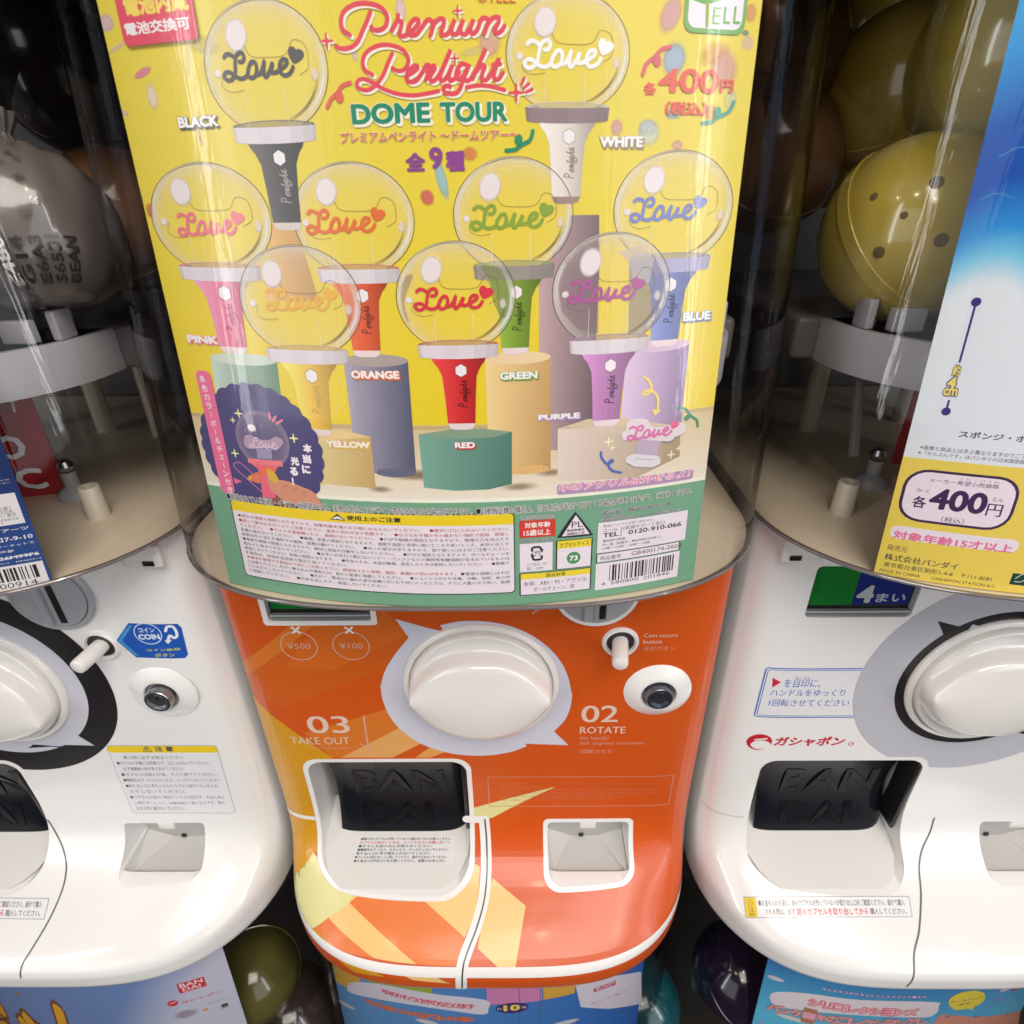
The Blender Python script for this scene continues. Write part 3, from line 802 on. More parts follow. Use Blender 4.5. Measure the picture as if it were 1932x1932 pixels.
def orange_prints(root, zb, mx=0.0):
    s = body_sheet(mx)
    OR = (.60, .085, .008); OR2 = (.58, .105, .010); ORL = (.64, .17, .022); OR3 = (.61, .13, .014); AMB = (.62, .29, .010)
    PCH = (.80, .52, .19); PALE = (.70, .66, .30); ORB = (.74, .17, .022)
    s.poly([(-XE, tz(.4455)), (XE, tz(.4455)), (XE, PT[-1]-.0002), (-XE, PT[-1]-.0002)], OR, 0)
    P = lambda pts, col, L: s.ppoly(pts, col, L)
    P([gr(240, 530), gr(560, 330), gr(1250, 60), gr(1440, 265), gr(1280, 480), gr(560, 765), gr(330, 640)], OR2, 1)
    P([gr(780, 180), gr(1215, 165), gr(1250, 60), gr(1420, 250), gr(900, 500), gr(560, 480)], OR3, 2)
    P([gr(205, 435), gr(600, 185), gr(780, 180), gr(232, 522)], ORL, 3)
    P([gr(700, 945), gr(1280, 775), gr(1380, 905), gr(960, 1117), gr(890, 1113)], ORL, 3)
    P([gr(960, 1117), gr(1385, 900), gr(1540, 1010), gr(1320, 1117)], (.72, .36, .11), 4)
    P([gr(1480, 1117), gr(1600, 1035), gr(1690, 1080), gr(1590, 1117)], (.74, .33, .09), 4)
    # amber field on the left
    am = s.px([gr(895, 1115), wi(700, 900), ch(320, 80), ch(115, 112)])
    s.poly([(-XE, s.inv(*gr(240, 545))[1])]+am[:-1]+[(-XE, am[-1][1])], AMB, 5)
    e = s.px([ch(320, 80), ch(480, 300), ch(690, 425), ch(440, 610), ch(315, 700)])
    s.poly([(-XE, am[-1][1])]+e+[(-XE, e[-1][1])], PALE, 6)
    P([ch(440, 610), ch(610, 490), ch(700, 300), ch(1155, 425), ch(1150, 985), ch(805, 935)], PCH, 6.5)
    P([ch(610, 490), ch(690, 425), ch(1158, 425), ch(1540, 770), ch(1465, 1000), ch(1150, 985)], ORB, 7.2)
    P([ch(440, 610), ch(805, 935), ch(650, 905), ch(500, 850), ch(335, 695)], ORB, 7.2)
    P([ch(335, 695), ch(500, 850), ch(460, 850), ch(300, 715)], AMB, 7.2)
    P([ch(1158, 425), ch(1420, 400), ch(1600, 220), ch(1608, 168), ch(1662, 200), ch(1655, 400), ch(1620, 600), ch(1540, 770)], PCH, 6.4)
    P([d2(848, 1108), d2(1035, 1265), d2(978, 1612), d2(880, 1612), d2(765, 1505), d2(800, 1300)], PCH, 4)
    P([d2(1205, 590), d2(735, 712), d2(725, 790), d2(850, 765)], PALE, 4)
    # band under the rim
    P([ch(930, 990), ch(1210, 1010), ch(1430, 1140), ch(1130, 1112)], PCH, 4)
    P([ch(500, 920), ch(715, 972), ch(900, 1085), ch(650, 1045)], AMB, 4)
    # white lines
    rim = tz(.1640); xs = [-XE+.0003+2*(XE-.0003)*i/80 for i in range(81)]
    s.rect(-XE+.0002, rim-.0032, XE-.0002, rim+.0032, WHT, 8, vs=.0012)
    for sx in (-1, 1):
        s.rect(min(sx*XE, sx*(XE-.0016)), tz(.2165), max(sx*XE, sx*(XE-.0016)), rim, WHT, 9)
    s.rect(-XE, tz(.2190), -.1190, tz(.2156), WHT, 10)
    seam = [d2(800, 775), d2(808, 860), d2(812, 950), d2(812, 1080), d2(797, 1230), d2(757, 1380), d2(700, 1530), d2(676, 1620), d2(672, 1722)]
    sm = s.px(seam)
    s.stroke(sm, .0074, WHT, 11)
    s.stroke([(sm[0][0]-.012, sm[0][1]-.0004), (sm[0][0], sm[0][1])], .006, WHT, 10, smooth=False)
    s.stroke([(p[0]+.0006, p[1]) for p in sm], .0011, (.05, .055, .05), 13)
    # white edging round the fittings
    s.frame(-.1187, tz(.4445), -.0543, tz(.3888), .0032, WHT, 9, r=.002)
    # dial ring with its turning arrows
    LV = (.60, .60, .69); c = (DC[0], tz(DC[1]))
    ctr = [(c[0]+.03*math.cos(q), c[1]+.03*math.sin(q)) for q in (0,)]
    swoosh = s.px([c5(552, 1596), c5(640, 1577), c5(720, 1571), c5(830, 1577), c5(950, 1601), c5(1060, 1648), c5(1160, 1718), c5(1232, 1800), c5(1274, 1885), c5(1294, 1975), d2(1298, 60), d2(1288, 140), d2(1255, 215), d2(1195, 278), d2(1277, 356), d2(1100, 350), d2(915, 343)])
    tail = s.px([d2(1042, 362), d2(950, 394), d2(830, 413), d2(700, 413), d2(570, 392), d2(440, 345), d2(335, 272), d2(270, 195), d2(230, 105), d2(216, 20), c5(217, 1945), c5(238, 1862), c5(295, 1765), c5(375, 1665), c5(299, 1559), c5(460, 1605), c5(655, 1652)])
    swoosh = [tuple(p) for p in catmull(swoosh[:14], 6)]+swoosh[14:]; tail = [tuple(p) for p in catmull(tail[:14], 6)]+tail[14:]
    s.poly(swoosh+[c], LV, 6); s.poly(tail+[c], LV, 7)
    # wording
    W7 = (.80, .62, .50, .85); W5 = (.80, .50, .38, .6)
    for cx, cy, tx in ((662, 330, '¥500'), (1030, 328, '¥100')):
        cc = s.inv(*gr(cx, cy)); ring_print(s, cc, .0100, .0108, W5, 9); s.text(tx, (cc[0]-.0068, cc[1]+.0022, cc[0]+.0068, cc[1]-.0022), W5, 9, bold=.01)
        k = s.inv(*gr(640 if cx < 800 else 1015, 217))
        for q in (-1, 1): s.stroke([(k[0]-.002, k[1]-.002*q), (k[0]+.002, k[1]+.002*q)], .0012, WHT, 10+(q > 0), smooth=False)
    s.ptext('03', gr(735, 945), gr(1003, 822), W7, 9, bold=.012, res=5)
    s.ptext('TAKE OUT', gr(610, 1020), gr(1015, 972), (.80, .62, .45, .75), 9, bold=.01)
    s.ptext('カプセルを取り出す', gr(735, 1058), gr(1025, 1040), W5, 9)
    s.pstroke([gr(1118, 825), gr(1150, 1052)], .0012, W5, 9, smooth=False); s.pstroke([gr(1092, 1015), gr(1150, 1052), gr(1165, 1040)], .0009, W5, 10, smooth=False)
    s.ptext('02', d2(1347, 228), d2(1563, 130), W7, 9, bold=.012, res=5)
    s.ptext('ROTATE', d2(1340, 290), d2(1602, 250), W7, 9, bold=.012)
    s.ptext('the handle', d2(1338, 325), d2(1505, 303), W5, 9); s.ptext('360 degrees clockwise', d2(1338, 358), d2(1705, 333), W5, 9)
    s.ptext('1回転させる', d2(1340, 402), d2(1522, 378), W5, 9)
    s.ptext('Coin return', c5(1700, 1664), c5(1893, 1640), W7, 9); s.ptext('button', c5(1698, 1700), c5(1806, 1675), W7, 9); s.ptext('返却ボタン', c5(1696, 1740), c5(1880, 1712), W5, 9)
    b0 = s.inv(*d2(828, 702)); b1 = s.inv(*d2(1872, 522)); W3 = (.80, .42, .28, .5)
    s.frame(b0[0], b1[1], b1[0], b0[1], .0007, W3, 9, r=.0008)
    lines = ['⚠ Caution', 'Be sure to read before use', 'Do not let small children put the parts in their mouth; it may cause choking. Do not put', 'your hand into the window. Do not shake or strike the machine. If a capsule does not come out', 'please call the staff at the counter of the shop. Do not turn the handle', 'the other way round.']
    wd = [.15, .26, 1.0, 1.0, .8, .3]; u0, u1 = b0[0]+.009, b1[0]-.009; t0, t1 = b1[1]+.005, b0[1]-.004
    for i, l in enumerate(lines):
        a = t0+(t1-t0)*i/len(lines); s.text(l, (u0, a+(t1-t0)/len(lines)*.72, u0+(u1-u0)*wd[i], a), (.80, .36, .22, .45), 9, res=1)
    s.pstroke([c5(1145, 1478), c5(1075, 1528)], .0012, W5, 9, smooth=False)
    s.clip(-XE, XE, 0, PT[-1])
    build_sheet(s, 'printed_front', root, zb)
    # notice lying on the tray of the window
    n = Poster(mx); 
    def surf(u, v, off):
        q = [(.030, .1990), (.012, .1955), (.002, .1928), (-.010, .1898), (-.020, .1872), (-.027, .1855), (-.031, .1845)]
        ys = np.array([a[0] for a in q]); zs = np.array([a[1] for a in q])
        return np.stack([u, v, np.interp(v, ys[::-1], zs[::-1])+off+.0002], -1)
    n.surf = surf; n.ustep = n.vstep = 1
    rows = ['●開け口にカプセルが残っていないか確かめてからお使いください', 'カプセルが出ないときは、ハンドルを元の位置に戻して', '●すぐにお店の人にお知らせください。', '●機械をゆすったり、たたいたり、けったりしないでください', '取り出し口に手や物を入れないでください', '●ハンドルは右にゆっくり回してください。途中で止めないでください', '●お金は100円玉だけをお使いください。両替はお店の人に']
    for i, l in enumerate(rows):
        y = .0005-.0023*i; r = i in (1,)
        n.text(l, (-.091-.0004*i, y-.0019, -.026-(.012 if i in (2, 4) else 0)-.0004*i, y), (.55, .05, .05) if r else (.03, .03, .035), 1, res=1, bold=.02)
    n.rect(-.094, -.0155, -.022, .0016, (.74, .73, .74), 0, r=.001)
    n.build('notice_sticker', M_INK, root, (0, 0, zb))

def text_block(s, lines, u0, v0, u1, v1, layer, fill=.66, res=1):
    # lines: (text, width fraction, colour, indent fraction); v0 = top of the block, v1 = bottom (any sign)
    n = len(lines)
    for i, (t, w, c, ind) in enumerate(lines):
        a = v0+(v1-v0)*i/n; b = a+(v1-v0)/n*fill
        s.text(t, (u0+(u1-u0)*ind, b, u0+(u1-u0)*(ind+w), a), c, layer, res=res)
INKB = (.05, .05, .07); INKBL = (.09, .17, .50); INKR = (.60, .03, .04); YEL = (.80, .57, .01)
def white_common(root, zb, mx, dark_inner):
    s = body_sheet(mx); c = (DC[0], tz(DC[1]))
    GY, BK, LV = (.47, .47, .52), (.012, .010, .012), (.56, .56, .63)
    wedge = None
    if dark_inner:      # black ring inside a broad grey one
        ring_print(s, c, .0440, .0520, BK, 4); ring_print(s, c, .0518, .0760, GY, 2)
        tip = s.px([c6(1445, 1572), c6(1490, 1685), c6(1540, 1730), c6(1640, 1700), c6(1748, 1650)])
        wd = s.px([c6(1688, 1604), c6(1640, 1590), c6(1600, 1640), c6(1748, 1652), c6(1830, 1650)])
        a, b = BK, GY
    else:               # grey ring inside a broad black one
        ring_print(s, c, .0440, .0580, LV, 4); ring_print(s, c, .0578, .0752, BK, 2)
        tip = s.px([d1(535, 358), d1(423, 290), d1(380, 240), d1(300, 300), d1(178, 350)])
        wd = s.px([d1(330, 362), d1(400, 362), d1(430, 380), d1(190, 352), d1(160, 372)])
        tip = [(2*c[0]-p[0], 2*c[1]-p[1]) for p in tip]; wd = [(2*c[0]-p[0], 2*c[1]-p[1]) for p in wd]
        a, b = LV, BK
    rot = lambda p: (2*c[0]-p[0], 2*c[1]-p[1])
    for f in (lambda p: p, rot):
        s.poly([f(p) for p in wd], b, 6); s.poly([f(p) for p in tip], a, 7)
    build_sheet(s, 'dial_ring_print', root, zb)
    # seam of the lower door
    s = body_sheet(mx)
    seam = s.px([d3(1425, 770), d3(1400, 850), d3(1352, 960), d3(1340, 1060), d3(1350, 1200), d3(1340, 1400), d3(1310, 1560), d3(1270, 1720)]) if mx > 0 else s.px([d1(270, 780), d1(320, 860), d1(362, 960), d1(375, 1060), d1(350, 1180), d1(280, 1340), d1(180, 1510), d1(130, 1590), d1(118, 1670)])
    s.stroke(seam, .0011, (.12, .11, .105), 1)
    build_sheet(s, 'door_seam', root, zb)
    s = body_sheet(mx); s.rect(-XE, tz(.2176), -.1195, tz(.2169), (.45, .43, .41), 1)
    build_sheet(s, 'side_seam', root, zb)
def left_stickers(root, zb, mx):
    s = body_sheet(mx); B = (.015, .09, .42)
    s.ppoly([d1(0, 0) for _ in ()] or [c4(658, 1683), c4(725, 1585), c4(1000, 1588), c4(1025, 1610), c4(1062, 1762), c4(1045, 1782), c4(770, 1778)], B, 0)
    s.ppoly([c4(668, 1684), c4(728, 1595), c4(748, 1596), c4(690, 1686), c4(785, 1768), c4(765, 1768)], (.05, .30, .62), 1)
    cc = s.inv(*c4(835, 1645)); ring_print(s, cc, .0072, .0078, (.6, .7, .85), 2)
    s.text('コイン', (cc[0]-.0046, cc[1]-.0010, cc[0]+.0046, cc[1]-.0044), (.75, .8, .9), 2, bold=.02); s.text('COIN', (cc[0]-.0060, cc[1]+.0042, cc[0]+.0060, cc[1]+.0002), (.75, .8, .9), 2, bold=.04)
    s.pstroke([c4(935, 1630), c4(945, 1605), c4(980, 1608), c4(1000, 1650), c4(985, 1668), c4(960, 1655), c4(950, 1680)], .0016, (.78, .8, .85), 2)
    s.ppoly([c4(930, 1682), c4(972, 1678), c4(950, 1702)], (.78, .8, .85), 3)
    s.ptext('コイン返却', c4(830, 1745), c4(1015, 1722), (.62, .58, .10), 2, bold=.02); s.ptext('ボタン', c4(880, 1776), c4(985, 1752), (.62, .58, .10), 2, bold=.02)
    build_sheet(s, 'coin_return_sticker', root, zb)
    s = QuadSheet(mx, d1(597, 358), d1(1222, 358), d1(1332, 742), d1(750, 742), 1.6)
    u0, u1, t0, t1 = 0.0, 1.0, 0.0, 1.0
    s.rect(0, 0, 1, 1, (.35, .40, .52), 0, r=.03); s.rect(.005, .008, .995, .992, (.74, .74, .76), 1, r=.028)
    h = .105; s.rect(.005, .008, .995, h, YEL, 2, r=.02)
    s.text('⚠ 注 意', (.32, h*.9, .60, h*.12), INKB, 3, bold=.03)
    L = [('遊ぶ前に必ずお読みください。', .58, INKB, .10), ('●小さなお子様には危険です。口に入れないでください。', .88, INKB, .02), ('　必ず保護者の方が見てあげてください。', .58, INKB, .06), ('●カプセルは遊んだ後、すぐに捨ててください。', .92, INKB, .02), ('●機械をゆすったりたたいたり、けったりしないでください', .93, INKB, .02), ('●取り出し口に手を入れたりカプセル以外のものを入れ', .90, INKB, .02), ('　たりしないでください。', .55, INKB, .04), ('●カプセルが出ない時はハンドルを回さず、お店の人に', .93, INKB, .02), ('　お知らせください。本機は屋内で使うものです。雨の', .90, INKB, .04), ('　かかる所に置かないでください。', .48, INKB, .04)]
    text_block(s, L, .02, h+.045, .985, .985, 3, .62)
    build_sheet(s, 'caution_sticker', root, zb)
    bottom_sticker(root, zb, mx, s_pts=(d1(-560, 1215), d1(277, 1340)))
def bottom_sticker(root, zb, mx, s_pts=None):
    if mx > 0: s = QuadSheet(mx, d3(348, 1212), d3(1282, 1210), d3(1303, 1328), d3(362, 1332), 8)
    else: s = QuadSheet(mx, d1(-640, 1212), d1(280, 1222), d1(250, 1342), d1(-650, 1330), 8)
    s.rect(0, 0, 1, 1, (.20, .24, .36), 0); s.rect(.004, .03, .996, .97, (.76, .75, .76), 1)
    if mx > 0:
        s.rect(.004, .03, .072, .97, YEL, 2)
        for i, c_ in enumerate('⚠ご注意'): s.text(c_, (.018, .27+.21*i, .058, .09+.21*i), INKB, 3)
    s.text('●お金を入れる前に、前のカプセルが残っていないか取り出し口をご確認ください。続けて購入', (.085, .46, .965, .14), INKB, 3, res=1, bold=.012)
    s.text('される際は、必ず', (.12, .88, .30, .56), INKB, 3, res=1, bold=.012)
    s.text('前のカプセルを取り出してから', (.31, .90, .74, .54), INKR, 3, res=1, bold=.02)
    s.text('購入してください。', (.75, .88, .97, .56), INKB, 3, res=1, bold=.012)
    build_sheet(s, 'purchase_sticker', root, zb)
def right_stickers(root, zb, mx):
    s = body_sheet(mx)
    a = s.inv(*c6(450, 1832)); b = s.inv(*d3(435, 195)); 
    u0, t0, t1 = (a[0]+b[0])/2, a[1], b[1]; c = (DC[0], tz(DC[1])); u1 = c[0]-.0745
    # the sheet runs under the ring, so its right edge follows the circle
    ed = [(c[0]-math.sqrt(max(0, .0763**2-(t-c[1])**2)), t) for t in np.linspace(t0, t1, 12)]
    s.poly([(u0, t0), (ed[0][0], t0)]+ed[1:]+[(u0, t1)], (.74, .73, .75), 0)
    for o, w in ((0, .0008), (.0013, .0005)):
        s.stroke([(ed[0][0]-.0005, t0+o), (u0+o+.001, t0+o), (u0+o, t0+o+.001), (u0+o, t1-o-.001), (u0+o+.001, t1-o), (ed[-1][0]-.0005, t1-o)], w, INKBL, 2, smooth=False)
    s.ppoly([c6(512, 1892), c6(560, 1918), c6(510, 1948)], (.55, .02, .06), 2)
    s.ptext('を目印に、', c6(572, 1948), c6(795, 1900), INKBL, 2, bold=.01)
    s.ptext('めじるし', c6(640, 1899), c6(730, 1886), INKBL, 2)
    s.ptext('ハンドルをゆっくり', d3(495, 78), d3(930, 42), INKBL, 2, bold=.01)
    s.ptext('1回転させてください', d3(487, 135), d3(952, 97), INKBL, 2, bold=.01)
    build_sheet(s, 'instruction_sticker', root, zb)
    s = body_sheet(mx); RD = (.52, .01, .03)
    cc = s.inv(*d3(438, 340))
    s.poly([(cc[0]+.0078*math.cos(a), cc[1]+.0072*math.sin(a)) for a in np.linspace(0, 2*math.pi, 40)[:-1]], RD, 0)
    s.poly([(cc[0]+.0012+.0062*math.cos(a), cc[1]+.0024+.0040*math.sin(a)) for a in np.linspace(0, 2*math.pi, 30)[:-1]], WHT, 1)
    s.stroke([(cc[0]-.003, cc[1]-.002), (cc[0]+.004, cc[1]-.0035)], .0012, WHT, 2, smooth=False)
    s.ptext('ガシャポン', d3(515, 362), d3(930, 308), RD, 1, bold=.035, shear=.12, res=4)
    s.stroke([(s.inv(*d3(955, 350))[0]+.0014*math.cos(a), s.inv(*d3(955, 350))[1]+.0014*math.sin(a)) for a in np.linspace(0, 6.28, 12)[:-1]], .0005, RD, 1, closed=True)
    build_sheet(s, 'maker_mark', root, zb)
    bottom_sticker(root, zb, mx)

def upper_machine(mx, label):
    root = thing('capsule_machine', label, 'capsule machine', (mx, 0, ZB), 'capsule machines of the upper row')
    make_body(root, ZB); make_knob(root, ZB, {0: 0, -1: -.45, 1: .0}[int(np.sign(mx))]); make_fittings(root, ZB, mx == 0)
    add_case(root, .4495, .702, ZB, .45); add_case_inside(root, ZB)
    return root
mid = upper_machine(0.0, 'orange capsule machine with white dial between two white ones'); orange_prints(mid, ZB)
left = upper_machine(-.3, 'white capsule machine with broad black ring round its dial and blue coin sticker'); white_common(left, ZB, -.3, False); left_stickers(left, ZB, -.3); add_white_notches(left, ZB)
right = upper_machine(.3, 'white capsule machine with grey dial ring and red katakana lettering'); white_common(right, ZB, .3, True); right_stickers(right, ZB, .3); add_white_notches(right, ZB)

# ------------------------------------------------------------------ posters
def K(r, g, b, k=1.12, a=1): return (*S(r, g, b, k), a)
# lettering of the round light: strokes in crop pixels, reference is the green one
LOVE = [[lo(250, 440), lo(290, 405), lo(345, 410), lo(395, 440)],
        [lo(470, 505), lo(515, 500), lo(545, 450), lo(520, 395), lo(470, 400), lo(425, 445), lo(400, 540), lo(385, 640), lo(330, 710), lo(265, 725), lo(220, 685), lo(230, 640), lo(290, 622), lo(350, 650), lo(420, 700), lo(500, 705), lo(560, 660), lo(590, 580), lo(640, 515), lo(690, 520), lo(705, 590), lo(680, 670), lo(620, 705), lo(575, 680), lo(575, 610)],
        [lo(680, 670), lo(740, 660), lo(790, 590), lo(825, 505), lo(805, 590), lo(800, 680), lo(830, 695), lo(890, 620), lo(935, 530), lo(920, 590), lo(900, 640), lo(960, 650), lo(1040, 610), lo(1120, 560), lo(1140, 510), lo(1090, 495), lo(1040, 540), lo(1025, 630), lo(1070, 685), lo(1140, 675), lo(1190, 630), lo(1212, 590)]]
HEART = [lo(1225, 545), lo(1185, 480), lo(1172, 410), lo(1200, 355), lo(1250, 345), lo(1282, 380), lo(1330, 378), lo(1375, 410), lo(1378, 460), lo(1330, 510), lo(1270, 540)]
LOVE_C = lo(715, 600)
TITLE_P1 = [[ti(205, 335), ti(140, 285), ti(120, 200), ti(150, 110), ti(240, 50), ti(350, 35), ti(460, 58), ti(535, 115), ti(555, 190), ti(530, 260), ti(470, 290), ti(420, 280), ti(405, 258)],
            [ti(395, 118), ti(365, 200), ti(320, 300), ti(280, 390), ti(230, 440), ti(160, 462), ti(100, 455), ti(75, 435)],
            [ti(655, 148), ti(650, 190), ti(600, 290)], [ti(655, 200), ti(690, 215), ti(680, 270), ti(672, 320), ti(700, 345), ti(760, 320), ti(830, 250), ti(850, 200), ti(815, 185), ti(770, 230), ti(755, 290), ti(775, 335), ti(830, 325), ti(880, 260), ti(930, 195), ti(960, 192), ti(975, 220)],
            [ti(1000, 205), ti(960, 335)], [ti(975, 250), ti(1040, 185), ti(1085, 190), ti(1080, 250), ti(1060, 310), ti(1090, 335), ti(1140, 300), ti(1190, 185), ti(1160, 270), ti(1165, 325), ti(1220, 310), ti(1270, 185), ti(1245, 260), ti(1245, 310), ti(1290, 325), ti(1340, 250), ti(1365, 185), ti(1335, 270), ti(1350, 320), ti(1395, 290), ti(1430, 200), ti(1455, 175), ti(1490, 180), ti(1500, 200)],
            [ti(1510, 195), ti(1465, 320)], [ti(1490, 240), ti(1545, 175), ti(1600, 170), ti(1595, 220), ti(1565, 280), ti(1590, 315), ti(1630, 290), ti(1655, 250)]]
TITLE_P2A = [[ti(415, 708), ti(345, 660), ti(325, 580), ti(360, 495), ti(450, 440), ti(560, 425), ti(680, 460), ti(745, 530), ti(750, 600), ti(710, 660), ti(650, 670), ti(605, 645)],
             [ti(600, 510), ti(560, 600), ti(510, 720), ti(440, 810), ti(370, 850), ti(300, 840), ti(270, 800), ti(290, 755), ti(350, 750), ti(430, 790), ti(520, 840), ti(650, 885), ti(800, 900), ti(940, 880), ti(1035, 860)],
             [ti(1300, 825), ti(1400, 808), ti(1520, 815), ti(1655, 850)]]
TITLE_P2B = [[ti(735, 720), ti(800, 680), ti(840, 640), ti(815, 620), ti(765, 660), ti(735, 720), ti(755, 770), ti(820, 765), ti(880, 690), ti(920, 620), ti(950, 625), ti(940, 680), ti(920, 750)],
             [ti(930, 690), ti(985, 622), ti(1000, 650), ti(960, 720), ti(965, 765), ti(1010, 750), ti(1080, 640), ti(1150, 470), ti(1060, 690), ti(1055, 755), ti(1090, 755), ti(1130, 700), ti(1165, 615), ti(1135, 710), ti(1145, 760), ti(1190, 740), ti(1230, 680)],
             [ti(1310, 620), ti(1260, 605), ti(1215, 650), ti(1200, 720), ti(1230, 750), ti(1280, 700), ti(1325, 612), ti(1280, 720), ti(1230, 850), ti(1180, 885), ti(1110, 880), ti(1080, 840), ti(1105, 812), ti(1145, 820)],
             [ti(1270, 750), ti(1320, 760), ti(1380, 680), ti(1480, 460), ti(1400, 640), ti(1355, 745)], [ti(1385, 680), ti(1440, 620), ti(1470, 630), ti(1445, 700), ti(1450, 755), ti(1500, 740), ti(1560, 640), ti(1605, 550), ti(1560, 680), ti(1560, 745), ti(1600, 745), ti(1640, 690)], [ti(1550, 612), ti(1615, 605)]]
class MainPoster(Poster):
    def stroke(self, pts, w, *a, **k):
        sh = k.pop('shift', (0, 0)); lit = k.pop('big_shift', False)
        super().stroke(pts, max(.00022, w*.52), *a, shift=sh, **k)
    def star(self, c, r, col, layer): super().star(c, r*.46, col, layer)
    def pblob(self, p, ru, rv, col, layer, **k): super().pblob(p, ru*.47, rv*.47, col, layer, **k)
    def ptext(self, body, bl, tr, col, layer, **k):
        a, b = self.inv(*bl), self.inv(*tr)
        if a[1] > .53:
            c, d = self.inv(tr[0], bl[1]), self.inv(bl[0], tr[1])
            self.text(body, ((a[0]+d[0])/2, (a[1]+c[1])/2, (b[0]+c[0])/2, (b[1]+d[1])/2), col, layer, **k)
        else: super().ptext(body, bl, tr, col, layer, **k)
    def vtext(self, body, top, bot, size, col, layer, **k): super().vtext(body, top, bot, size*.56, col, layer, **k)
def build_main_poster():
    s = MainPoster(0.0); inv = s.inv
    U0, U1, V0, V1 = -.1045, .1035, .4490, .705
    YW = K(219, 199, 66, 1.08); YL = K(228, 213, 120)
    def wall(uv):
        k = np.clip((.62-uv[:, 1])/.12, 0, 1)[:, None]; a = np.array(K(218, 199, 66)); b = np.array(K(226, 198, 34)); return a*(1-k)+b*k
    s.poly([(U0, V0), (U1, V0), (U1, V1), (U0, V1)], wall, 0, vs=.01)
    vf = inv(*c5(430, 470))[1]; vg = inv(*c5(640, 902))[1]
    def floor_c(uv):
        k = np.clip((vf-uv[:, 1])/(vf-vg), 0, 1)[:, None]; a = np.array(K(205, 182, 140)); b = np.array(K(226, 217, 203)); return a*(1-k)+b*k
    s.poly([(U0, vg), (U1, vg), (U1, vf), (U0, vf)], floor_c, 1, vs=.004)
    s.rect(U0, vf-.0016, U1, vf-.0002, K(190, 165, 120), 2)
    GRN = K(112, 160, 132); s.rect(U0, V0, U1, vg, GRN, 2)
    s.rect(U0, vg-.0003, U1, vg+.0012, K(236, 230, 215), 3)
    # soft confetti
    PK, BLU, PCHF, LIL = S(222, 170, 175), S(160, 190, 205), S(226, 165, 105), S(225, 200, 205)
    for p, ru, rv, c_, a, rot in ((pr(610, 220), .008, .012, PK, .8, -.5), (pr(660, 880), .0095, .011, S(165, 185, 205), .95, -.25), (pr(1400, 1030), .012, .014, PK, .6, .3), (pr(1800, 190), .005, .006, PCHF, .8, 0), (pr(1250, 800), .014, .008, PCHF, .35, .3), (pr(270, 1900), .008, .006, S(195, 200, 205), .9, 0), (pr(1500, 1480), .006, .008, S(220, 220, 170), .7, 0), (pr(640, 1690), .007, .004, BLU, .8, 0), (pr(1200, 1680), .006, .006, PCHF, .6, 0), (pr(1720, 490), .003, .002, S(90, 150, 140), .9, 0), (pr(1750, 640), .006, .005, LIL, .5, 0),
            (c2(480, 1115), .0055, .006, S(215, 110, 100), .95, .7), (c2(560, 1010), .0042, .015, S(160, 195, 200), .95, .25), (c2(720, 870), .006, .005, S(225, 140, 90), .8, 0), (c2(1730, 750), .0095, .009, S(215, 220, 200), .85, .2), (c2(1550, 720), .005, .006, PK, .7, 0), (c2(830, 240), .008, .009, S(225, 180, 160), .85, 0), (c2(740, 290), .012, .003, S(230, 215, 150), .5, .2), (c2(330, 60), .004, .008, LIL, .9, 0), (c2(70, 300), .0025, .006, LIL, .6, .1), (c2(1890, 820), .005, .004, PK, .6, 0),
            (c1(805, 412), .0095, .0028, S(220, 140, 160), .9, .28), (c1(860, 545), .0055, .009, S(235, 215, 190), .9, 0), (c1(690, 630), .007, .002, LIL, .7, -.4), (c1(660, 270), .010, .002, LIL, .5, .3), (c1(600, 130), .008, .006, S(220, 190, 200), .8, 0), (c1(770, 1090), .006, .012, S(190, 200, 150), .7, .2), (c1(850, 1190), .005, .006, S(215, 130, 80), .7, 0), (c1(1130, 770), .0018, .008, PK, .5, .1), (c1(1060, 340), .002, .012, S(225, 210, 150), .6, -.2), (c1(1140, 250), .015, .006, S(222, 212, 130), .6, -.2)):
        s.pblob(p, ru, rv, c_, 3, a=a, rot=rot, soft=.55)
    # ---- pedestals (each a column with a soft sideways gradient)
    def column(poly, ca, cb, layer, power=1.0, top=None):
        P_ = s.px(poly); lo_u = min(p[0] for p in P_); hi_u = max(p[0] for p in P_)
        A, B = np.array(K(*[min(245, int(v*1.06+6)) for v in ca])), np.array(K(*[int(v*.90) for v in cb]))
        hi_v = max(p[1] for p in P_)
        def f(uv):
            k = np.clip((uv[:, 0]-lo_u)/(hi_u-lo_u), 0, 1)[:, None]**power; o = A*(1-k)+B*k
            w = 1-.16*np.clip((hi_v-uv[:, 1])/.05, 0, 1)[:, None]*k; o[:, :3] *= w; return o
        s.poly(P_, f, layer, us=.002, vs=.006)
    def ellipse_top(a, b, h, col, layer):
        p, q = inv(*a), inv(*b); c_ = ((p[0]+q[0])/2, (p[1]+q[1])/2); r = (q[0]-p[0])/2
        s.disc(c_, r, h, lambda r_, t_: col, layer, nr=8, seg=48)
    column([c1(1535, 1270), c1(1672, 1270), c1(1800, 1700), c1(1500, 1700)], (222, 170, 105), (208, 160, 90), 4)
    column([c2(1290, 1215), c2(1450, 1212), c2(1452, 1500), c5(1405, 605), c5(1112, 610), c5(1112, 100), c2(1110, 1600)], (172, 145, 150), (120, 100, 108), 4)
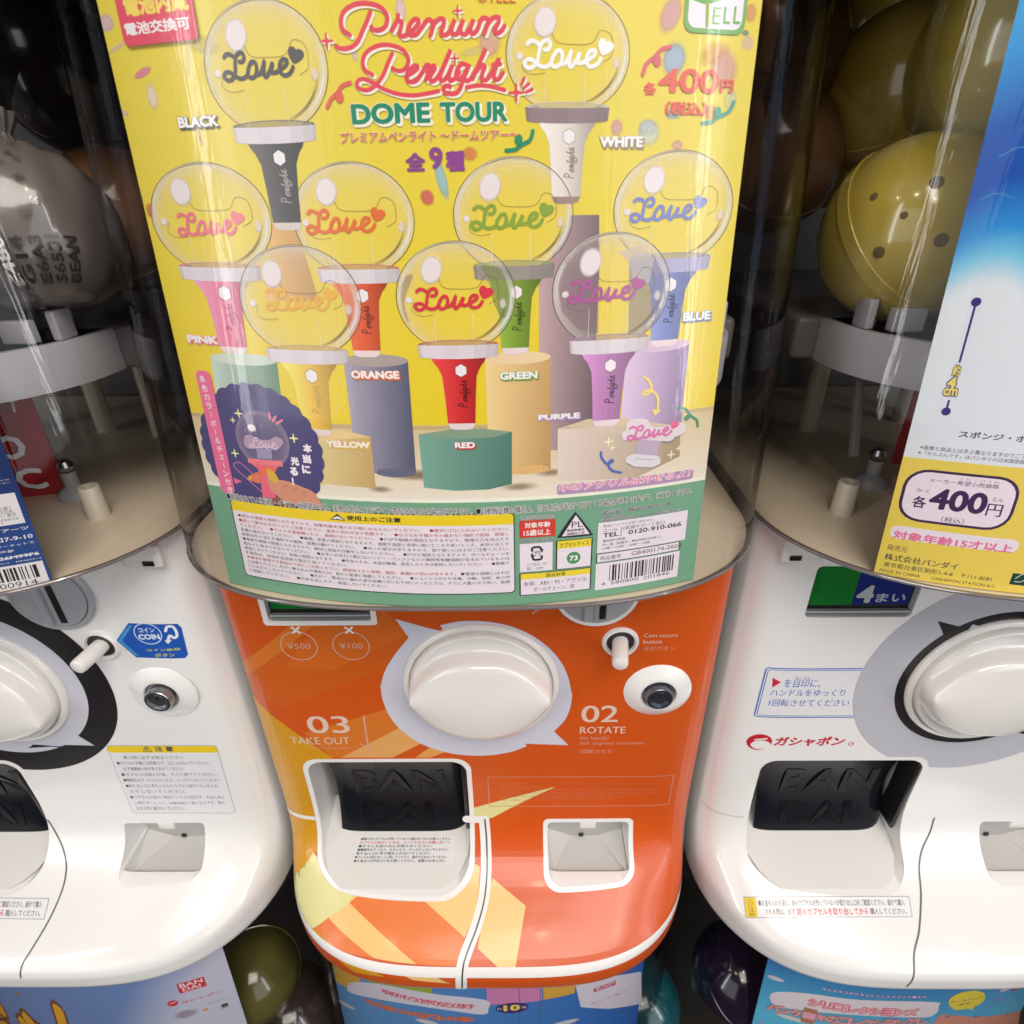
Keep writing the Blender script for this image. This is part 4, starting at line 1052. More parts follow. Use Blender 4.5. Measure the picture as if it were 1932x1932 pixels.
    column([c4(1190, 95), c4(1562, 95), c4(1640, 740), c4(1290, 740)], (200, 212, 205), (108, 150, 120), 4, .55); ellipse_top(c4(1190, 95), c4(1562, 95), .0022, K(196, 208, 195), 5)
    column([c5(8, 105), c5(370, 100), c5(417, 735), c5(180, 740), c5(60, 520)], (150, 145, 165), (98, 102, 128), 4, .8); ellipse_top(c5(8, 105), c5(370, 100), .0022, K(165, 152, 150), 5)
    ellipse_top(c5(190, 738), c5(417, 735), .0018, K(100, 102, 125), 4)
    column([c5(805, 90), c5(1176, 85), c5(1176, 715), c5(935, 725), c5(820, 500)], (222, 186, 132), (216, 170, 112), 5); ellipse_top(c5(805, 90), c5(1176, 85), .0022, K(226, 200, 160), 6)
    ellipse_top(c5(900, 722), c5(1176, 715), .0018, K(218, 174, 115), 5)
    column([c5(1605, 35), c5(1960, 0), br(1560, 0), br(1505, 560), br(830, 470)], (196, 172, 200), (155, 125, 175), 5); ellipse_top(c5(1605, 35), c5(1960, 0), .0022, K(205, 180, 205), 6)
    column([c4(1540, 530), c5(160, 530), c5(190, 825), c4(1850, 800), c4(1700, 820)], (232, 205, 150), (218, 182, 118), 5)
    s.ppoly([c4(1580, 520), c4(1932, 495), c5(160, 535), c4(1700, 560)], K(224, 196, 140), 6)
    def halfcyl(top, bot, ca, cb, L, topc):
        column(top+bot, ca, cb, L)
    column([c5(430, 520), c5(700, 540), c5(958, 505), c5(958, 800), c5(830, 830), c5(640, 838), c5(462, 820)], (105, 148, 135), (88, 135, 122), 6)
    s.ppoly([c5(430, 520), c5(610, 492), c5(800, 488), c5(958, 505), c5(860, 535), c5(700, 545), c5(540, 540)], K(128, 152, 130), 7)
    column([br(115, 590), br(460, 575), br(1000, 545), br(1500, 560), br(1490, 900), br(1000, 1140), br(110, 1180)], (200, 185, 178), (186, 160, 125), 6)
    s.ppoly([br(115, 590), br(450, 480), br(880, 468), br(960, 490), br(640, 570), br(240, 580)], K(205, 185, 155), 7)
    def grad_fade(uv):
        k = np.clip((uv[:, 0]-.085)/.02, 0, 1)[:, None]; return np.concatenate([np.tile(np.array(S(222, 200, 160)), (len(uv), 1)), k], 1)
    for p, ru, rv in ((c5(460, 740), .010, .0022), (c5(1180, 735), .008, .002), (c5(1000, 815), .009, .0022), (c5(215, 830), .006, .0018), (c5(420, 760), .014, .002)):
        s.blob(inv(*p), ru, rv, S(150, 120, 85), 3.5, a=.55, soft=.9)
    # ---- light sticks
    rc, rl, rr = inv(*c5(640, -240)), inv(*c2(303, 1690)), inv(*c2(980, 1690))
    R = (rr[0]-rl[0])/2; rc = ((rl[0]+rr[0])/2, (rl[1]+rr[1])/2); RV = inv(*c2(640, 1357))[1]-rc[1]
    def prof(y_px, xl, xr):
        a, b = inv(*c5(xl, y_px)), inv(*c5(xr, y_px)); return ((b[0]-a[0])/2/R, (rc[1]-(a[1]+b[1])/2)/RV)
    PR = [prof(100, 505, 820), prof(130, 520, 808), prof(160, 550, 790), prof(212, 578, 772), prof(330, 595, 768), prof(450, 607, 765), prof(490, 612, 765)]
    CT, CB_ = prof(28, 430, 888), prof(98, 440, 880); FT, FB = prof(487, 611, 765), prof(515, 622, 752)
    hexr = .108
    def stick(cl, crr, top, col, lab, handle=None, flip=0, collar=(214, 205, 214), cap=(222, 205, 208), base=7, name_col=(40, 35, 40), glass=.10, love=None, tint=(245, 238, 225), tilt=0.0):
        a, b = inv(*cl), inv(*crr); r = (b[0]-a[0])/2; cu = (a[0]+b[0])/2; cv = (a[1]+b[1])/2; rv = inv(*top)[1]-cv
        hc = handle or col; X = lambda x, y: (cu+x*r+tilt*y*r, cv-y*rv)
        A, B, Cc = np.array(K(*hc)), np.array(K(*[min(255, int(c*1.18+20)) for c in hc])), np.array(K(*[int(c*.68) for c in hc]))
        def hf(uv):
            k = ((uv[:, 0]-cu)/(r*.5))[:, None]; return np.where(k < 0, A+(B-A)*np.clip(-k, 0, 1), A+(Cc-A)*np.clip(k, 0, 1))
        s.poly([X(-w, y) for w, y in PR]+[X(w, y) for w, y in PR[::-1]], hf, base, us=.0016, vs=.02)
        s.poly([X(-FT[0], FT[1]), X(FT[0], FT[1]), X(FB[0], FB[1]), X(FB[0]*.6, FB[1]+.03), X(-FB[0]*.6, FB[1]+.03), X(-FB[0], FB[1])], K(*cap), base+1)
        # collar with facets
        n = 8; xs = [-CT[0]*math.cos(math.pi*i/n) for i in range(n+1)]
        for i in range(n):
            k = (.80, .98, 1.0, .95, .99, .88, .80, .70)[i]; c_ = tuple(v*k for v in K(*collar)[:3])
            f = lambda x: .05*math.sqrt(max(0, 1-(x/CT[0])**2))
            s.poly([X(xs[i], CT[1]+f(xs[i])*.4), X(xs[i+1], CT[1]+f(xs[i+1])*.4), X(xs[i+1]*CB_[0]/CT[0], CB_[1]+f(xs[i+1])), X(xs[i]*CB_[0]/CT[0], CB_[1]+f(xs[i]))], c_, base+2)
        s.disc(X(0, CT[1]-.005), CT[0]*r*.90, .085*rv, lambda q, t: (*[v*.45+.28 for v in K(*hc)[:3]], .75 if q > .8 else .35), base-.9, nr=5, seg=40); s.disc(X(0, CT[1]-.01), CT[0]*r*.98, .07*rv, lambda q, t: (*[v*.8+.05 for v in K(*hc)[:3]], .9), base-.8, nr=1, seg=40, r0=.93, r1=1.0)
        hx = X(.03, 1.37); s.poly([(hx[0]+hexr*1.16*r*math.cos(t+.52), hx[1]+hexr*1.16*r*math.sin(t+.52)) for t in np.arange(6)*math.pi/3], tuple(v*.6 for v in K(*hc)[:3]), base+1.2)
        s.poly([(hx[0]+hexr*r*math.cos(t+.52), hx[1]+hexr*r*math.sin(t+.52)) for t in np.arange(6)*math.pi/3], K(228, 222, 228), base+1.6)
        # sideways wordmark on the handle
        n0 = [inv(*p) for p in (ti(735, 760), ti(1640, 760))]; L0 = n0[1][0]-n0[0][0]
        def mp(p):
            q = inv(*p); return (X(.115, 0)[0]-(q[1]-n0[0][1])*(.50*r/L0), X(0, 2.00)[1]+(q[0]-n0[0][0])*(.44*rv/L0))
        for st in TITLE_P2B: s.stroke([mp(p) for p in st], .0007, (*S(*name_col), .9), base+2, n=3)
        p0 = [(.10, 2.14), (.03, 2.06), (.03, 2.13), (.07, 2.16)]
        s.text('P', (X(-.05, 0)[0], X(0, 2.12)[1], X(.13, 0)[0], X(0, 2.02)[1]), (*S(*name_col), .9), base+2, rot=90, shear=.2)
        # globe: nearly clear, paler towards its rim, thin dark outline (behind the collar)
        def gl(q, t):
            e = q**6; w = .5+.5*math.cos(t-2.4)
            return (*S(*tint), glass*.30+.50*e*(.45+.55*w)+.10*max(0, math.sin(t))*q)
        g = base-2.4; W_ = S(255, 250, 240)
        s.disc((cu, cv), r, rv, gl, g, nr=14, seg=64)
        s.disc((cu, cv), r, rv, lambda q, t: (*S(105, 85, 60), .75*(.35+.65*abs(math.sin(t*1.3+.6)))), g+.5, nr=1, seg=90, r0=.984, r1=1.0)
        s.disc((cu, cv), r, rv, lambda q, t: (*W_, max(0, math.cos(t+.35))**4*.85*(1-abs(q-.92)/.06)), g+.6, nr=4, seg=90, r0=.865, r1=.975)
        s.disc((cu, cv), r, rv, lambda q, t: (*S(140, 120, 100), max(0, math.cos(t+.75))**10*.6), g+.7, nr=2, seg=90, r0=.81, r1=.86)
        s.disc((cu, cv), r, rv, lambda q, t: (*W_, max(0, math.cos(t-2.9))**6*.65*(1-abs(q-.93)/.05)), g+.8, nr=4, seg=90, r0=.885, r1=.975)
        s.disc((cu, cv), r, rv, lambda q, t: (*W_, max(0, math.cos(t-1.2))**8*.5*(1-abs(q-.95)/.03)), g+.8, nr=4, seg=90, r0=.925, r1=.978)
        s.disc((cu, cv), r, rv, lambda q, t: (*S(120, 100, 80), max(0, math.cos(t-1.75))**12*.55), g+.9, nr=1, seg=90, r0=.955, r1=.975)
        # acrylic plate, its foot and its outline
        s.stroke([X(-.38, .82), X(-.38, .30)], .0004, (*S(245, 240, 215), .7), base+4, smooth=False)
        s.stroke([X(.27, .80), X(.27, .30)], .0005, (*S(240, 240, 215), .7), base+4, smooth=False)
        s.stroke([X(-.70, .05), X(-.74, .22), X(-.60, .32), X(-.38, .30)], .0003, (*S(150, 125, 80), .55), base+4)
        s.stroke([X(-.52, -.36), X(-.30, -.36), X(-.20, -.20), X(0, -.16), X(.35, -.18), X(.50, -.38), X(.68, -.30), X(.70, 0), X(.55, .12)], .0003, (*S(140, 115, 75), .6), base+4)
        s.blob(X(-.38, -.50), .19*r, .27*rv, S(238, 228, 232), base+4.5, a=.95, soft=.25, rot=-.35)
        s.blob(X(-.78, .03), .07*r, .06*r, S(238, 228, 232), base+4.5, a=.9, soft=.4); s.blob(X(.78, .12), .07*r, .10*r, S(238, 228, 220), base+4.5, a=.7, soft=.5)
        # Love
        L = K(*lab); rc_ = inv(*LOVE_C); lc = inv(*love) if love else X(-.05, .18); d = (lc[0]-rc_[0], lc[1]-rc_[1])
        for st in LOVE:
            q = [inv(*p) for p in st]; s.stroke(q, .00215, L, base+6, shift=d, n=6)
        s.poly([(p[0]+d[0], p[1]+d[1]) for p in catmull([inv(*p) for p in HEART], 5, True)], L, base+6.5)
        return X
    BK = (70, 68, 72)
    stick(c1(1155, 390), c1(1855, 390), c1(1500, -20), (72, 70, 72), BK, love=c1(1455, 390), name_col=(170, 165, 165), base=7, cap=(205, 195, 190))
    stick(c2(922, 310), c2(1625, 310), c2(1270, -60), (216, 206, 200), (238, 232, 232), love=c2(1245, 330), collar=(140, 122, 128), name_col=(150, 135, 130), base=7, cap=(150, 130, 125))
    stick(c1(858, 1240), c1(1535, 1240), c1(1190, 910), (222, 120, 150), (222, 110, 130), love=c1(1165, 1285), name_col=(180, 60, 110), base=8)
    stick(c1(1648, 1200), c2(413, 1290), c2(-90, 912), (215, 85, 40), (214, 105, 48), love=c2(-10, 1270), name_col=(120, 40, 20), base=8)
    stick(c2(625, 1220), c2(1305, 1220), c2(960, 880), (122, 152, 52), (132, 158, 60), love=c2(930, 1245), collar=(150, 142, 138), name_col=(60, 80, 20), base=9)
    stick(c2(1530, 1190), c3(288, 1170), c2(1900, 842), (118, 128, 190), (115, 122, 185), love=c2(1815, 1200), collar=(170, 165, 200), name_col=(40, 45, 110), base=8)
    stick(c1(1358, 1705), c2(110, 1705), c1(1690, 1378), (226, 182, 70), (224, 170, 62), love=c1(1675, 1710), name_col=(205, 170, 80), base=12, glass=.2)
    stick(c2(303, 1680), c2(980, 1680), c2(640, 1357), (200, 45, 48), (206, 52, 68), love=c2(600, 1705), name_col=(100, 20, 25), base=13)
    stick(c2(1183, 1640), c2(1848, 1640), c2(1535, 1307), (172, 112, 168), (168, 80, 145), love=c2(1465, 1660), name_col=(60, 30, 70), base=13, tint=(240, 234, 228), glass=.18)
    m = s.inv
    s.ppoly([c2(1215, 1600), c2(1260, 1470), c2(1340, 1390), c2(1445, 1345), c2(1445, 1880), c2(1330, 1860), c2(1240, 1760)], (*S(165, 138, 150), .38), 11.4)
    s.ppoly([c2(1620, 1480), c2(1760, 1440), c2(1815, 1560), c2(1825, 1680), c2(1780, 1800), c2(1700, 1880), c2(1615, 1890)], (*S(140, 140, 175), .42), 11.4)
    s.ppoly([c2(1560, 1420), c2(1620, 1480), c2(1640, 1600), c2(1730, 1600), c2(1760, 1460), c2(1690, 1380)], (*S(226, 218, 214), .5), 11.5)
    s.ppoly([c2(780, 1500), c2(880, 1510), c2(930, 1600), c2(945, 1720), c2(910, 1800), c2(850, 1700), c2(830, 1580)], (*S(150, 165, 90), .45), 11.4, smooth=3)
    s.ppoly([c2(330, 1640), c2(360, 1560), c2(400, 1560), c2(350, 1700), c2(380, 1820), c2(345, 1770)], (*S(170, 140, 150), .4), 11.4, smooth=3)
    # title
    RED, OW = K(212, 72, 88), K(236, 228, 210)
    for grp in (TITLE_P1, TITLE_P2A, TITLE_P2B):
        for st in grp:
            s.pstroke(st, .0024, OW, 21, n=6, shift=(.0006, -.0005)); s.pstroke(st, .0024 if grp is not TITLE_P2A else .0022, RED, 23, n=6)
    for p, r in ((ti(1215, 105), .0036), (ti(1187, 553), .0034), (ti(1765, 875), .0058), (ti(-15, 390), .0050)):
        c_ = inv(*p); s.star((c_[0]+.0005, c_[1]-.0004), r, OW, 21); s.star(c_, r, RED, 23)
    for a, b in (((1840, 738), (1815, 795)), ((1885, 790), (1835, 832)), ((1915, 845), (1860, 868))):
        s.pstroke([ti(*a), ti(*b)], .0019, OW, 21, smooth=False, shift=(.0005, -.0004)); s.pstroke([ti(*a), ti(*b)], .0017, RED, 23, smooth=False)
    def curl(pts, blob, col, L, w=.0021):
        s.pstroke(pts, w, col, L)
        if blob: s.blob(inv(*blob), .0013, .0016, col[:3], L+1, a=1, soft=.06)
    curl([ti(205, 780), ti(130, 810), ti(90, 870), ti(30, 930), ti(-10, 1010)], ti(105, 915), K(214, 92, 84), 22)
    curl([pr(600, 700), pr(480, 730), pr(390, 820), pr(330, 880), pr(240, 960), pr(188, 1110)], pr(405, 910), K(205, 90, 105), 22)
    curl([pr(1540, 1520), pr(1480, 1640), pr(1380, 1710), pr(1290, 1750), pr(1200, 1815), pr(1075, 1830)], pr(1300, 1670), K(60, 150, 130), 22)
    curl([c2(1075, 740), c2(1060, 790), c2(1010, 820), c2(975, 845), c2(925, 850)], c2(995, 790), K(30, 135, 100), 22)
    s.ptext('©YELL', c2(762, 18), c2(978, -45), K(190, 60, 40), 22)
    G1 = K(28, 130, 100)
    s.ptext('DOME', c2(52, 702), c2(497, 582), G1, 23, bold=.045, outline=(OW, .022), shadow=((.0006, -.0006), OW), res=4)
    s.ptext('TOUR', c2(552, 692), c2(932, 574), G1, 23, bold=.045, outline=(OW, .022), shadow=((.0006, -.0006), OW), res=4)
    s.ptext('プレミアムペンライト ～ドームツアー～', c1(1925, 800), c2(998, 738), K(205, 75, 70), 23, bold=.02, outline=(OW, .025), shear=.1)
    PU = K(135, 65, 140)
    s.ptext('全', c2(358, 968), c2(470, 862), PU, 23, bold=.05); s.ptext('9', c2(492, 955), c2(568, 830), PU, 23, bold=.035, res=4); s.ptext('種', c2(585, 968), c2(692, 850), PU, 23, bold=.05)
    OR_ = K(216, 92, 72)
    s.ptext('各', pr(203, 1415), pr(390, 1222), OR_, 23, bold=.05); s.ptext('400', pr(420, 1390), pr(1318, 1025), OR_, 23, bold=.028, res=5); s.ptext('円', pr(1340, 1385), pr(1535, 1185), OR_, 23, bold=.05)
    s.ptext('（税込）', pr(518, 1720), pr(1142, 1512), OR_, 23, bold=.05)
    def name(t, a, b, col):
        s.ptext(t, a, b, K(238, 230, 232), 24, bold=.05, outline=(col, .035), shadow=((.0004, -.0005), col), res=3)
    name('BLACK', c1(1008, 720), c1(1235, 655), K(85, 78, 62)); name('WHITE', c2(1452, 832), c2(1695, 770), K(150, 138, 118)); name('PINK', c4(1062, 5), c4(1232, -38), K(222, 130, 150))
    name('ORANGE', c5(52, 205), c5(322, 160), K(215, 110, 60)); name('RED', c5(637, 598), c5(750, 562), K(190, 50, 55)); name('GREEN', c5(888, 208), c5(1102, 165), K(120, 150, 60)); name('PURPLE', c5(1106, 440), c5(1340, 395), K(170, 140, 190))
    name('YELLOW', c4(1845, 588), c5(155, 562), K(225, 185, 90)); name('BLUE', c3(5, 1808), c3(160, 1758), K(110, 120, 170))
    # red corner tag
    a, b = inv(*c1(660, 0)), inv(*c1(1130, 222)); u0 = (inv(*c1(690, 210))[0]+a[0])/2
    s.rect(u0+.0005, b[1]-.0009, b[0]+.0005, .70, (*S(150, 125, 50), .6), 22, r=.002)
    s.rect(u0, b[1], b[0], .70, K(214, 72, 96), 23, r=.002)
    s.ptext('電池内蔵', c1(700, 82), c1(1068, -40), K(240, 205, 95), 25, bold=.05, outline=(K(226, 130, 80), .04)); s.ptext('電池交換可', c1(705, 188), c1(1080, 112), K(236, 226, 228), 25, bold=.035)
    # maker plate, upper right
    a, b = inv(*pr(785, 480)), inv(*pr(1745, 0)); u0, v0, u1 = a[0], a[1], b[0]
    GL = K(108, 165, 85); s.rect(u0, v0, u1, .69, GL, 22, r=.003); s.rect(u0+.0012, v0+.0012, u1-.0012, .69, K(228, 220, 230), 23, r=.0026)
    s.ptext('E', pr(1218, 375), pr(1350, 108), GL, 24, bold=.01); s.ptext('L', pr(1385, 368), pr(1490, 108), GL, 24, bold=.02); s.ptext('L', pr(1532, 368), pr(1645, 102), GL, 24, bold=.02)
    s.pstroke([pr(1140, 385), pr(1145, 200), pr(1150, 70), pr(1160, -40)], .0022, K(120, 165, 70), 24); s.pstroke([pr(1160, 380), pr(1165, 200), pr(1165, 60)], .0006, K(205, 175, 60), 25)
    s.ppoly([pr(920, -10), pr(1000, 35), pr(1120, 70), pr(1250, 45), pr(1390, -15), pr(1300, -40), pr(1000, -50)], K(100, 165, 70), 24, smooth=5)
    # ---- badge, lower left
    bc = inv(*ba(880, 1140)); rb = (inv(*ba(1715, 1300))[0]-bc[0])*.965; NV = K(72, 66, 116)
    pts = []
    for i in range(360):
        a = 2*math.pi*i/360; k = 1+.035*abs(math.sin(14.5*a)); pts.append((bc[0]+rb*k*math.cos(a), bc[1]+rb*k*math.sin(a)))
    pts = [(max(U0+.0002, p[0]), p[1]) for p in pts]
    s.poly(pts, NV, 22)
    gc = inv(*ba(910, 990)); gr_ = (inv(*ba(1240, 1000))[0]-inv(*ba(578, 1000))[0])/2
    s.disc(gc, gr_, gr_, lambda q, t: (*S(178, 160, 190), .22+.38*q**5), 23, nr=8, seg=48)
    s.ppoly([ba(690, 940), ba(760, 920), ba(860, 975), ba(1000, 985), ba(1080, 945), ba(1165, 985), ba(1170, 1050), ba(1080, 1120), ba(980, 1090), ba(760, 1100), ba(680, 1040)], (*S(205, 175, 200), .75), 24, smooth=5)
    d = inv(*ba(925, 1050)); rc_ = inv(*LOVE_C)
    for st in LOVE[1:]:
        q = [inv(*p) for p in st]; s.stroke([(d[0]+(p[0]-rc_[0])*.55, d[1]+(p[1]-rc_[1])*.62) for p in q], .0010, (*S(225, 195, 215), 1), 25, n=4)
    s.ppoly([ba(838, 1100), ba(1030, 1100), ba(1035, 1235), ba(850, 1220)], (*S(175, 165, 205), .8), 24)
    s.blob(inv(*ba(775, 830)), .0022, .0018, S(240, 225, 225), 25, a=.95, soft=.4)
    s.ppoly([ba(725, 1220), ba(1170, 1260), ba(1180, 1330), ba(735, 1280)], K(228, 120, 130), 25)
    s.ppoly([ba(760, 1285), ba(1120, 1320), ba(1075, 1400), ba(1080, 1735), ba(920, 1720), ba(880, 1420), ba(850, 1350)], K(226, 100, 125), 24)
    s.ppoly([ba(860, 1330), ba(1090, 1340), ba(1060, 1420), ba(890, 1450)], K(226, 105, 80), 25)
    s.ppoly([ba(900, 1690), ba(1000, 1740), ba(1150, 1700), ba(1300, 1740), ba(1250, 1840), ba(930, 1800)], K(140, 85, 70), 23)
    SK = K(206, 140, 115)
    s.ppoly([ba(975, 1400), ba(1040, 1430), ba(1110, 1490), ba(1250, 1520), ba(1400, 1580), ba(1560, 1650), ba(1640, 1760), ba(1660, 1830), ba(1250, 1800), ba(1130, 1720), ba(1030, 1640), ba(985, 1530)], SK, 26, smooth=4)
    s.ppoly([ba(720, 1490), ba(760, 1440), ba(850, 1400), ba(880, 1440), ba(890, 1540), ba(830, 1530)], K(215, 115, 85), 25, smooth=4)
    s.ppoly([ba(965, 1370), ba(1010, 1360), ba(1090, 1430), ba(1120, 1510), ba(1080, 1530), ba(1010, 1490)], K(214, 168, 60), 27, smooth=4)
    s.ppoly([ba(720, 1490), ba(755, 1440), ba(785, 1450), ba(770, 1500)], K(210, 165, 60), 27)
    for q in ([ba(1180, 1600), ba(1230, 1570), ba(1260, 1610)], [ba(1290, 1640), ba(1360, 1600), ba(1370, 1660)], [ba(1420, 1680), ba(1460, 1650), ba(1465, 1710)]): s.pstroke(q, .0004, K(150, 90, 75), 27)
    s.pstroke([ba(905, 1650), ba(700, 1470), ba(560, 1340), ba(555, 1290), ba(610, 1275), ba(680, 1320), ba(790, 1420)], .0008, K(190, 110, 160), 23)
    for p, r in ((ba(608, 648), .0042), (ba(535, 733), .0030), (ba(1315, 967), .0044), (ba(562, 1158), .0042)): s.star(inv(*p), r, K(236, 228, 165), 24)
    for a, b in (((1000, 640), (1008, 715)), ((1085, 685), (1045, 745)), ((1165, 735), (1095, 780))): s.pstroke([ba(*a), ba(*b)], .0016, K(230, 130, 160), 24, smooth=False)
    for t, a, b, z in (('本当に', ba(1490, 1095), ba(1475, 1365), .0062), ('光る！', ba(1330, 1260), ba(1305, 1520), .0062)): s.vtext(t, a, b, z, K(238, 228, 238), 26, bold=.06, outline=(K(150, 110, 170), .03))
    # pink strip
    PKS = K(226, 108, 150); a0, a1, b0, b1 = ba(35, 95), ba(205, 100), ba(410, 1670), ba(598, 1690)
    p0, p1, q0, q1 = inv(*a0), inv(*a1), inv(*b0), inv(*b1); ul, ur = (p0[0]+q0[0])/2, (p1[0]+q1[0])/2
    s.rect(ul, (q0[1]+q1[1])/2, ur, (p0[1]+p1[1])/2, PKS, 24, r=.0024); s.ppoly([ba(540, 1470), ba(655, 1520), ba(565, 1550)], PKS, 24.5)
    s.vtext('各色カラーボールチェーン付き', ba(145, 205), ba(500, 1625), .0047, K(240, 218, 222), 26, bold=.02)
    # ---- acrylic part, lower right
    AW = (*S(236, 224, 232), .9)
    s.ppoly([br(835, 650), br(880, 610), br(900, 510), br(1000, 480), br(1120, 490), br(1165, 560), br(1290, 570), br(1400, 550), br(1480, 515), br(1555, 560), br(1540, 640), br(1450, 690), br(1400, 740), br(1300, 745), br(1000, 715), br(860, 725)], (*S(120, 95, 130), .35), 21, smooth=4)
    s.ppoly([br(835, 640), br(880, 600), br(900, 505), br(1000, 475), br(1120, 485), br(1165, 555), br(1290, 562), br(1400, 542), br(1480, 510), br(1555, 552), br(1540, 632), br(1450, 680), br(1400, 720), br(1300, 730), br(1000, 708), br(860, 718)], AW, 22, smooth=4)
    d = inv(*br(1150, 640)); k_ = (inv(*br(1385, 640))[0]-inv(*br(885, 640))[0])/(inv(*lo(1225, 600))[0]-inv(*lo(195, 600))[0])
    for st in LOVE:
        q = [inv(*p) for p in st]; s.stroke([(d[0]+(p[0]-rc_[0])*k_, d[1]+(p[1]-rc_[1])*k_) for p in q], .0020, K(206, 110, 165), 23, n=4)
    s.poly([(d[0]+(p[0]-rc_[0])*k_*1.02, d[1]+(p[1]-rc_[1])*k_) for p in catmull([inv(*p) for p in HEART], 5, True)], K(216, 90, 130), 24)
    s.ppoly([br(1030, 710), br(1280, 730), br(1225, 900), br(975, 880)], (*S(210, 190, 220), .75), 22.5)
    s.ppoly([br(890, 905), br(960, 872), br(1230, 892), br(1265, 910), br(1270, 985), br(1180, 1028), br(975, 1020), br(880, 975)], (*S(232, 226, 236), .92), 23)
    s.pstroke([br(980, 925), br(1200, 938)], .0004, K(150, 130, 160), 24, smooth=False); s.pstroke([br(890, 975), br(975, 1020), br(1180, 1028), br(1270, 985)], .0005, K(150, 125, 150), 24, smooth=False)
    s.pstroke([br(1320, 745), br(1390, 735), br(1440, 680)], .0009, K(140, 130, 140), 24)
    YA = K(232, 205, 110)
    s.pstroke([br(1085, 0), br(1150, 60), br(1170, 150), br(1110, 200), br(1070, 195), br(1100, 160), br(1180, 165), br(1240, 240), br(1240, 370)], .0019, YA, 21); s.ppoly([br(1175, 370), br(1278, 375), br(1205, 445)], YA, 22)
    s.pstroke([br(600, 855), br(610, 920), br(670, 985), br(730, 960), br(725, 940), br(690, 965), br(690, 1020), br(740, 1065), br(825, 1082)], .0019, K(78, 108, 180), 22)
    s.pstroke([br(1445, 350), br(1540, 360), br(1605, 430), br(1570, 485), br(1550, 465), br(1600, 440), br(1680, 490), br(1692, 560)], .0017, K(40, 135, 95), 22)
    for p, r in ((br(685, 735), .0046), (br(728, 805), .0032), (br(1390, 880), .0042), (br(1475, 808), .0030)): s.star(inv(*p), r, K(240, 228, 195), 22)
    a, b = inv(*br(105, 1290)), inv(*br(1635, 1130)); va = (inv(*br(130, 1275))[1]+inv(*br(1600, 1150))[1])/2; vb = (inv(*br(130, 1192))[1]+inv(*br(1600, 1062))[1])/2
    s.rect(a[0], va-.0012, b[0], va+.0030, (*S(190, 150, 195), .9), 21, r=.001)
    s.text('中のアクリルは外せるよ！', (inv(*br(130, 1270))[0], va, inv(*br(1610, 1100))[0], vb), K(216, 80, 120), 24, bold=.012, shear=.2, outline=(K(238, 222, 232), .06))
    # ---- small print
    BKI = (.025, .025, .03); DG = (.07, .07, .075)
    l0 = inv(*wa(180, 185)); l1 = inv(*ri(1690, 135)); v0 = inv(*c5(250, 965))[1]; v1 = inv(*c5(250, 935))[1]
    s.text('●掲載されている写真・イラストは開発中の為、実際の製品とはデザイン等が多少異なる場合があります。●自動販売機の構造上、同じ製品が続けて出てくる場合がありますので、ご了承ください。', (l0[0], v0-.0004, l1[0], v1+.0004), BKI, 30, res=1, bold=.012, outline=((.75, .75, .74), .07))
    bx0 = (inv(*wa(200, 215))[0]+inv(*wa(330, 770))[0])/2; bx1 = (inv(*c5(968, 990))[0]+inv(*c5(970, 1415))[0])/2; bv1 = inv(*c5(600, 975))[1]; bv0 = inv(*c5(600, 1418))[1]
    s.rect(bx0-.0004, bv0-.0004, bx1+.0004, bv1+.0004, BKI, 23, r=.0018); s.rect(bx0, bv0, bx1, bv1, K(226, 216, 226), 24, r=.0016)
    hv = bv1-(bv1-bv0)*.13; s.rect(bx0, hv, bx1, bv1, K(228, 200, 40), 25, r=.0014); s.rect(bx0, hv, bx1, hv+.0016, K(228, 200, 40), 25.5)
    s.text('使用上のご注意', (inv(*wa(1070, 330))[0], hv+.0012, inv(*wa(1475, 330))[0], bv1-.0012), BKI, 27, bold=.03)
    tx = inv(*wa(1000, 300))[0]; s.poly([(tx-.0034, hv+.0010), (tx+.0034, hv+.0010), (tx, bv1-.0008)], (.05, .05, .05), 26); s.poly([(tx-.0026, hv+.0014), (tx+.0026, hv+.0014), (tx, bv1-.0018)], K(236, 228, 220), 26.5); s.text('!', (tx-.0004, hv+.0018, tx+.0004, bv1-.0032), BKI, 28)
    RD = (.42, .035, .03)
